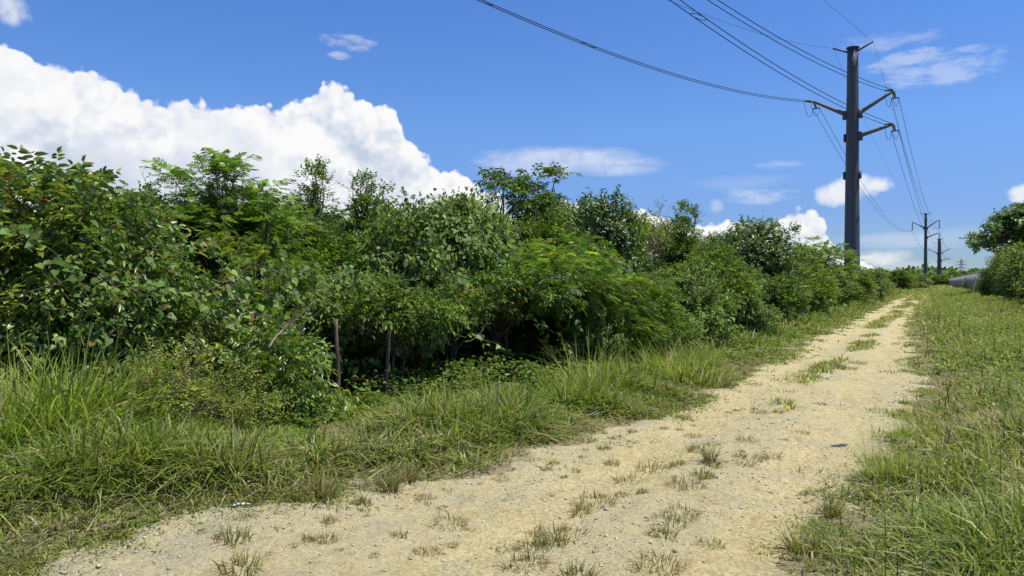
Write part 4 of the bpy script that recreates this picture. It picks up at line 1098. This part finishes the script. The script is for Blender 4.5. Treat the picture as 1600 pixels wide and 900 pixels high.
def lattice_tower(px, Y, pytop):
    x = xat(px, Y); H = zat(pytop, Y)
    t = thing('lattice_tower', 'distant grey lattice transmission tower far down the line', 'transmission tower', (x, Y, 0))
    mb = MB(); W = lambda z: 2.2 * (1 - z / H) + .25
    zs = np.linspace(0, H, 9)
    for sx, sy in ((1, 1), (1, -1), (-1, 1), (-1, -1)):
        mb.tube([(sx * W(z), sy * W(z), z) for z in zs], .13, 4)
    for a, b in zip(zs[:-1], zs[1:]):
        for sy in (1, -1):
            mb.tube([(-W(a), sy * W(a), a), (W(b), sy * W(b), b)], .07, 4); mb.tube([(W(a), sy * W(a), a), (-W(b), sy * W(b), b)], .07, 4)
            mb.tube([(sy * W(a), -W(a), a), (sy * W(b), W(b), b)], .07, 4)
    mb.build('lattice_body', M_lattice, t)
    for z, l in ((H * .62, 4.6), (H * .74, 5.4), (H * .86, 4.2)):
        am = MB(); am.tube([(-l, 0, z), (0, 0, z + .5), (l, 0, z)], .16, 4); am.tube([(-l, 0, z), (l, 0, z)], .12, 4); am.build('crossarm', M_lattice, t)
lattice_tower(1502, 620, 404)

# ------------------------------------------------------------------ sky, clouds, sun
SUN_EL, SUN_AZ = math.radians(69), math.radians(98)      # azimuth clockwise from the view direction (+Y)
W_ = bpy.data.worlds.new('World'); SC.world = W_; W_.use_nodes = True
nt = W_.node_tree; nt.nodes.clear()
out = nt.nodes.new('ShaderNodeOutputWorld')
sky = nd(nt, 'ShaderNodeTexSky', sky_type='NISHITA')
sky.sun_disc = False; sky.sun_elevation = SUN_EL; sky.sun_rotation = SUN_AZ
sky.air_density = 1.0; sky.dust_density = 0.0; sky.ozone_density = 3.5
hsv = nd(nt, 'ShaderNodeHueSaturation', {'Color': sky.outputs[0], 'Hue': .512, 'Saturation': 1.25, 'Value': 1.0})
tc = nd(nt, 'ShaderNodeTexCoord').outputs['Generated']
sep = nd(nt, 'ShaderNodeSeparateXYZ', {0: tc})
grad = ramp(nt, sep.outputs[2], [(0.0, (.25, .33, .55)), (0.087, (.38, .45, .66)), (0.2, (.69, .73, .80)), (0.35, (.79, .82, .87)), (.7, (.95, .95, .95))])
bg1 = nd(nt, 'ShaderNodeBackground', {'Color': mixc(nt, 1.0, hsv.outputs[0], grad, 'MULTIPLY'), 'Strength': 0.135})
az = math_(nt, 'ARCTAN2', sep.outputs[0], sep.outputs[1]); el = math_(nt, 'ARCSINE', sep.outputs[2])

def pa(px): return math.atan((px - 800) / F)
def pe(px, py): return math.atan((HOR - py) / F * math.cos(pa(px)))

def puff(vec, tagn):
    a = noise(nt, 6.0, 7, .60, vec)
    v = nd(nt, 'ShaderNodeTexVoronoi', {'Vector': vec, 'Scale': 21.0, 'Detail': 2.0, 'Roughness': .55, 'Lacunarity': 2.2}, feature='F1', normalize=True)
    v2 = nd(nt, 'ShaderNodeTexVoronoi', {'Vector': vec, 'Scale': 62.0, 'Detail': 1.0, 'Roughness': .6}, feature='F1', normalize=True)
    big = math_(nt, 'ADD', math_(nt, 'MULTIPLY', math_(nt, 'SUBTRACT', a, .5), 1.1), math_(nt, 'SUBTRACT', .32, v.outputs['Distance']))
    return math_(nt, 'ADD', big, math_(nt, 'MULTIPLY', math_(nt, 'SUBTRACT', .35, v2.outputs['Distance']), .38)), big
b0, g0 = puff(tc, 'a')
offv = nd(nt, 'ShaderNodeVectorMath', {0: tc, 1: (.008, 0.0, .018)}, operation='ADD').outputs[0]
b1, g1 = puff(offv, 'b')

OUT = [(-500, 60), (-200, 20), (-60, 55), (0, 72), (60, 96), (110, 106), (180, 126), (250, 165), (285, 150), (325, 168), (400, 178), (430, 186), (470, 168), (505, 136), (525, 130), (550, 142), (575, 162),
       (622, 176), (624, 205), (660, 238), (690, 266), (725, 276), (765, 300), (800, 330), (860, 325), (895, 308), (925, 318), (960, 335), (1005, 318), (1040, 345), (1085, 350), (1110, 345), (1150, 334),
       (1190, 346), (1240, 332), (1275, 345), (1295, 372), (1322, 408), (1360, 424), (1410, 432), (1440, 440), (1500, 446), (1700, 448)]
fc = nt.nodes.new('ShaderNodeFloatCurve')
AZ0, AZ1, EL1 = -1.0, 0.75, 0.5
nt.links.new(nd(nt, 'ShaderNodeMapRange', {0: az, 1: AZ0, 2: AZ1, 3: 0.0, 4: 1.0}).outputs[0], fc.inputs['Value'])
cv = fc.mapping.curves[0]
pts = sorted(((pa(p) - AZ0) / (AZ1 - AZ0), max(0, (pe(p, q) + .05) / EL1)) for p, q in OUT)
cv.points[0].location = pts[0]; cv.points[1].location = pts[-1]
for p in pts[1:-1]: cv.points.new(*p)
for p in cv.points: p.handle_type = 'VECTOR'
fc.mapping.update()
outl = math_(nt, 'SUBTRACT', math_(nt, 'MULTIPLY', fc.outputs[0], EL1), .05)
dens = math_(nt, 'ADD', math_(nt, 'SUBTRACT', outl, el), math_(nt, 'MULTIPLY', b0, .060))
edge_soft = nd(nt, 'ShaderNodeMapRange', {0: dens, 1: -0.001, 2: 0.0055, 3: 0.0, 4: 1.0}, interpolation_type='SMOOTHSTEP').outputs[0]
front = nd(nt, 'ShaderNodeMapRange', {0: sep.outputs[1], 1: 0.05, 2: 0.3, 3: 0.0, 4: 1.0}).outputs[0]
m_cum = math_(nt, 'MULTIPLY', edge_soft, front)

def ellipse(px, py, rx, ry, tilt=0.0):
    a0, e0 = pa(px), pe(px, py)
    da = math_(nt, 'SUBTRACT', az, a0); de = math_(nt, 'SUBTRACT', el, e0)
    c, s_ = math.cos(tilt), math.sin(tilt)
    x = math_(nt, 'MULTIPLY', math_(nt, 'ADD', math_(nt, 'MULTIPLY', da, c), math_(nt, 'MULTIPLY', de, s_)), F / rx)
    y = math_(nt, 'MULTIPLY', math_(nt, 'SUBTRACT', math_(nt, 'MULTIPLY', de, c), math_(nt, 'MULTIPLY', da, s_)), F / ry)
    r2 = math_(nt, 'ADD', math_(nt, 'MULTIPLY', x, x), math_(nt, 'MULTIPLY', y, y))
    return math_(nt, 'SUBTRACT', 1.0, r2)
stretch = nd(nt, 'ShaderNodeMapping', {'Vector': tc, 'Scale': (7, 7, 34)}).outputs[0]
wn = math_(nt, 'SUBTRACT', noise(nt, 1.0, 5, .6, stretch), .5)
fine = nd(nt, 'ShaderNodeMapping', {'Vector': tc, 'Scale': (26, 26, 80)}).outputs[0]
wf = math_(nt, 'SUBTRACT', noise(nt, 1.0, 5, .62, fine), .5)
m_thin = None
for px, py, rx, ry, st, nz, kind in [
    (880, 254, 150, 25, .58, 3.2, 'w'), (960, 266, 75, 12, .5, 2.2, 'w'), (1460, 108, 88, 24, .30, 5.0, 'f'), (1420, 92, 40, 14, .36, 4.5, 'f'), (1390, 64, 55, 14, .22, 5.0, 'f'),
    (540, 66, 38, 12, .28, 6, 'f'), (530, 88, 18, 7, .4, 3.5, 'f'), (1190, 307, 60, 12, .36, 4.0, 'f'), (1215, 258, 40, 7, .25, 3.5, 'f'), (1120, 322, 12, 12, .35, 2.5, 'f'),
    (1400, 375, 85, 12, .28, 3.0, 'w'), (1372, 404, 55, 15, .72, 2.6, 'f'), (1420, 418, 70, 12, .4, 2.6, 'w'), (1500, 372, 120, 16, .15, 3.0, 'w'), (1150, 285, 90, 14, .12, 3.0, 'w')]:
    e = math_(nt, 'ADD', ellipse(px, py, rx, ry), math_(nt, 'MULTIPLY', wn if kind == 'w' else wf, nz))
    m = nd(nt, 'ShaderNodeMapRange', {0: e, 1: -.15, 2: 1.25, 3: 0.0, 4: st}, interpolation_type='SMOOTHSTEP').outputs[0]
    m_thin = m if m_thin is None else math_(nt, 'MAXIMUM', m_thin, m)
m_puff = None; p_low = None
for px, py, rx, ry in [(1345, 290, 44, 20), (1318, 300, 36, 20), (1372, 291, 22, 12), (1600, 300, 24, 14), (-16, 4, 46, 30)]:
    e = math_(nt, 'ADD', ellipse(px, py, rx, ry), math_(nt, 'MULTIPLY', b0, 2.6))
    m = nd(nt, 'ShaderNodeMapRange', {0: e, 1: 0.0, 2: 1.0, 3: 0.0, 4: .93}, interpolation_type='SMOOTHSTEP').outputs[0]
    lo = math_(nt, 'MULTIPLY', m, nd(nt, 'ShaderNodeMapRange', {0: math_(nt, 'SUBTRACT', pe(px, py), el), 1: -.4 * ry / F, 2: 1.1 * ry / F, 3: 0.0, 4: .34}).outputs[0])
    m_puff = m if m_puff is None else math_(nt, 'MAXIMUM', m_puff, m)
    p_low = lo if p_low is None else math_(nt, 'MAXIMUM', p_low, lo)
mask = math_(nt, 'MAXIMUM', math_(nt, 'MAXIMUM', m_cum, math_(nt, 'MULTIPLY', m_puff, front)), math_(nt, 'MULTIPLY', m_thin, front))
lowf = noise(nt, 4.2, 3, .5, tc)
lowg = noise(nt, 6.5, 2, .5, nd(nt, 'ShaderNodeVectorMath', {0: tc, 1: (3.1, 1.7, .4)}, operation='ADD').outputs[0])
depth = nd(nt, 'ShaderNodeMapRange', {0: math_(nt, 'SUBTRACT', outl, el), 1: .015, 2: .13, 3: 0.0, 4: 1.0}).outputs[0]
grey = math_(nt, 'MULTIPLY', depth, nd(nt, 'ShaderNodeMapRange', {0: lowf, 1: .40, 2: .62, 3: .08, 4: 1.0}, interpolation_type='SMOOTHSTEP').outputs[0])
relief = math_(nt, 'MULTIPLY', math_(nt, 'SUBTRACT', g0, g1), nd(nt, 'ShaderNodeMapRange', {0: lowg, 1: .42, 2: .60, 3: .7, 4: 3.0}).outputs[0])
shade = math_(nt, 'SUBTRACT', math_(nt, 'ADD', .76, relief), math_(nt, 'MULTIPLY', grey, .66))
shade = math_(nt, 'SUBTRACT', shade, p_low)
ccol = ramp(nt, shade, [(0.05, (.60, .675, .83)), (0.5, (.82, .865, .95)), (0.85, (1.03, 1.03, 1.03))])
bg2 = nd(nt, 'ShaderNodeBackground', {'Color': ccol, 'Strength': 0.70})
mxs = nd(nt, 'ShaderNodeMixShader', {0: mask, 1: bg1.outputs[0], 2: bg2.outputs[0]})
nt.links.new(mxs.outputs[0], out.inputs[0])

sl = bpy.data.lights.new('sun', 'SUN'); sl.energy = 4.6; sl.angle = math.radians(.53); sl.color = (1.0, .955, .88)
so = bpy.data.objects.new('sun', sl); COL.objects.link(so)
sd = np.array([math.sin(SUN_AZ) * math.cos(SUN_EL), math.cos(SUN_AZ) * math.cos(SUN_EL), math.sin(SUN_EL)])
from mathutils import Vector
so.rotation_euler = Vector(sd).to_track_quat('Z', 'Y').to_euler()
so.location = (10, 0, 40)

# ------------------------------------------------------------------ camera
cam = bpy.data.cameras.new('camera'); cam.sensor_width = 36; cam.lens = 36 * F / 1600
cam.clip_start = .05; cam.clip_end = 8000
co = bpy.data.objects.new('camera', cam); COL.objects.link(co)
co.location = (0, 0, CAMH); co.rotation_euler = (math.radians(90) - math.atan(10 / F), 0, 0)
SC.camera = co

vs = SC.view_settings
SC.display_settings.display_device = 'sRGB'
vs.view_transform = 'Standard'; vs.look = 'None'; vs.exposure = 0.42; vs.gamma = 1.0; vs.use_curve_mapping = False
W_.cycles.sampling_method = 'MANUAL'; W_.cycles.sample_map_resolution = 256
SC.cycles.max_bounces = 6; SC.cycles.diffuse_bounces = 3; SC.cycles.transmission_bounces = 3; SC.cycles.transparent_max_bounces = 4
SC.cycles.use_denoising = True
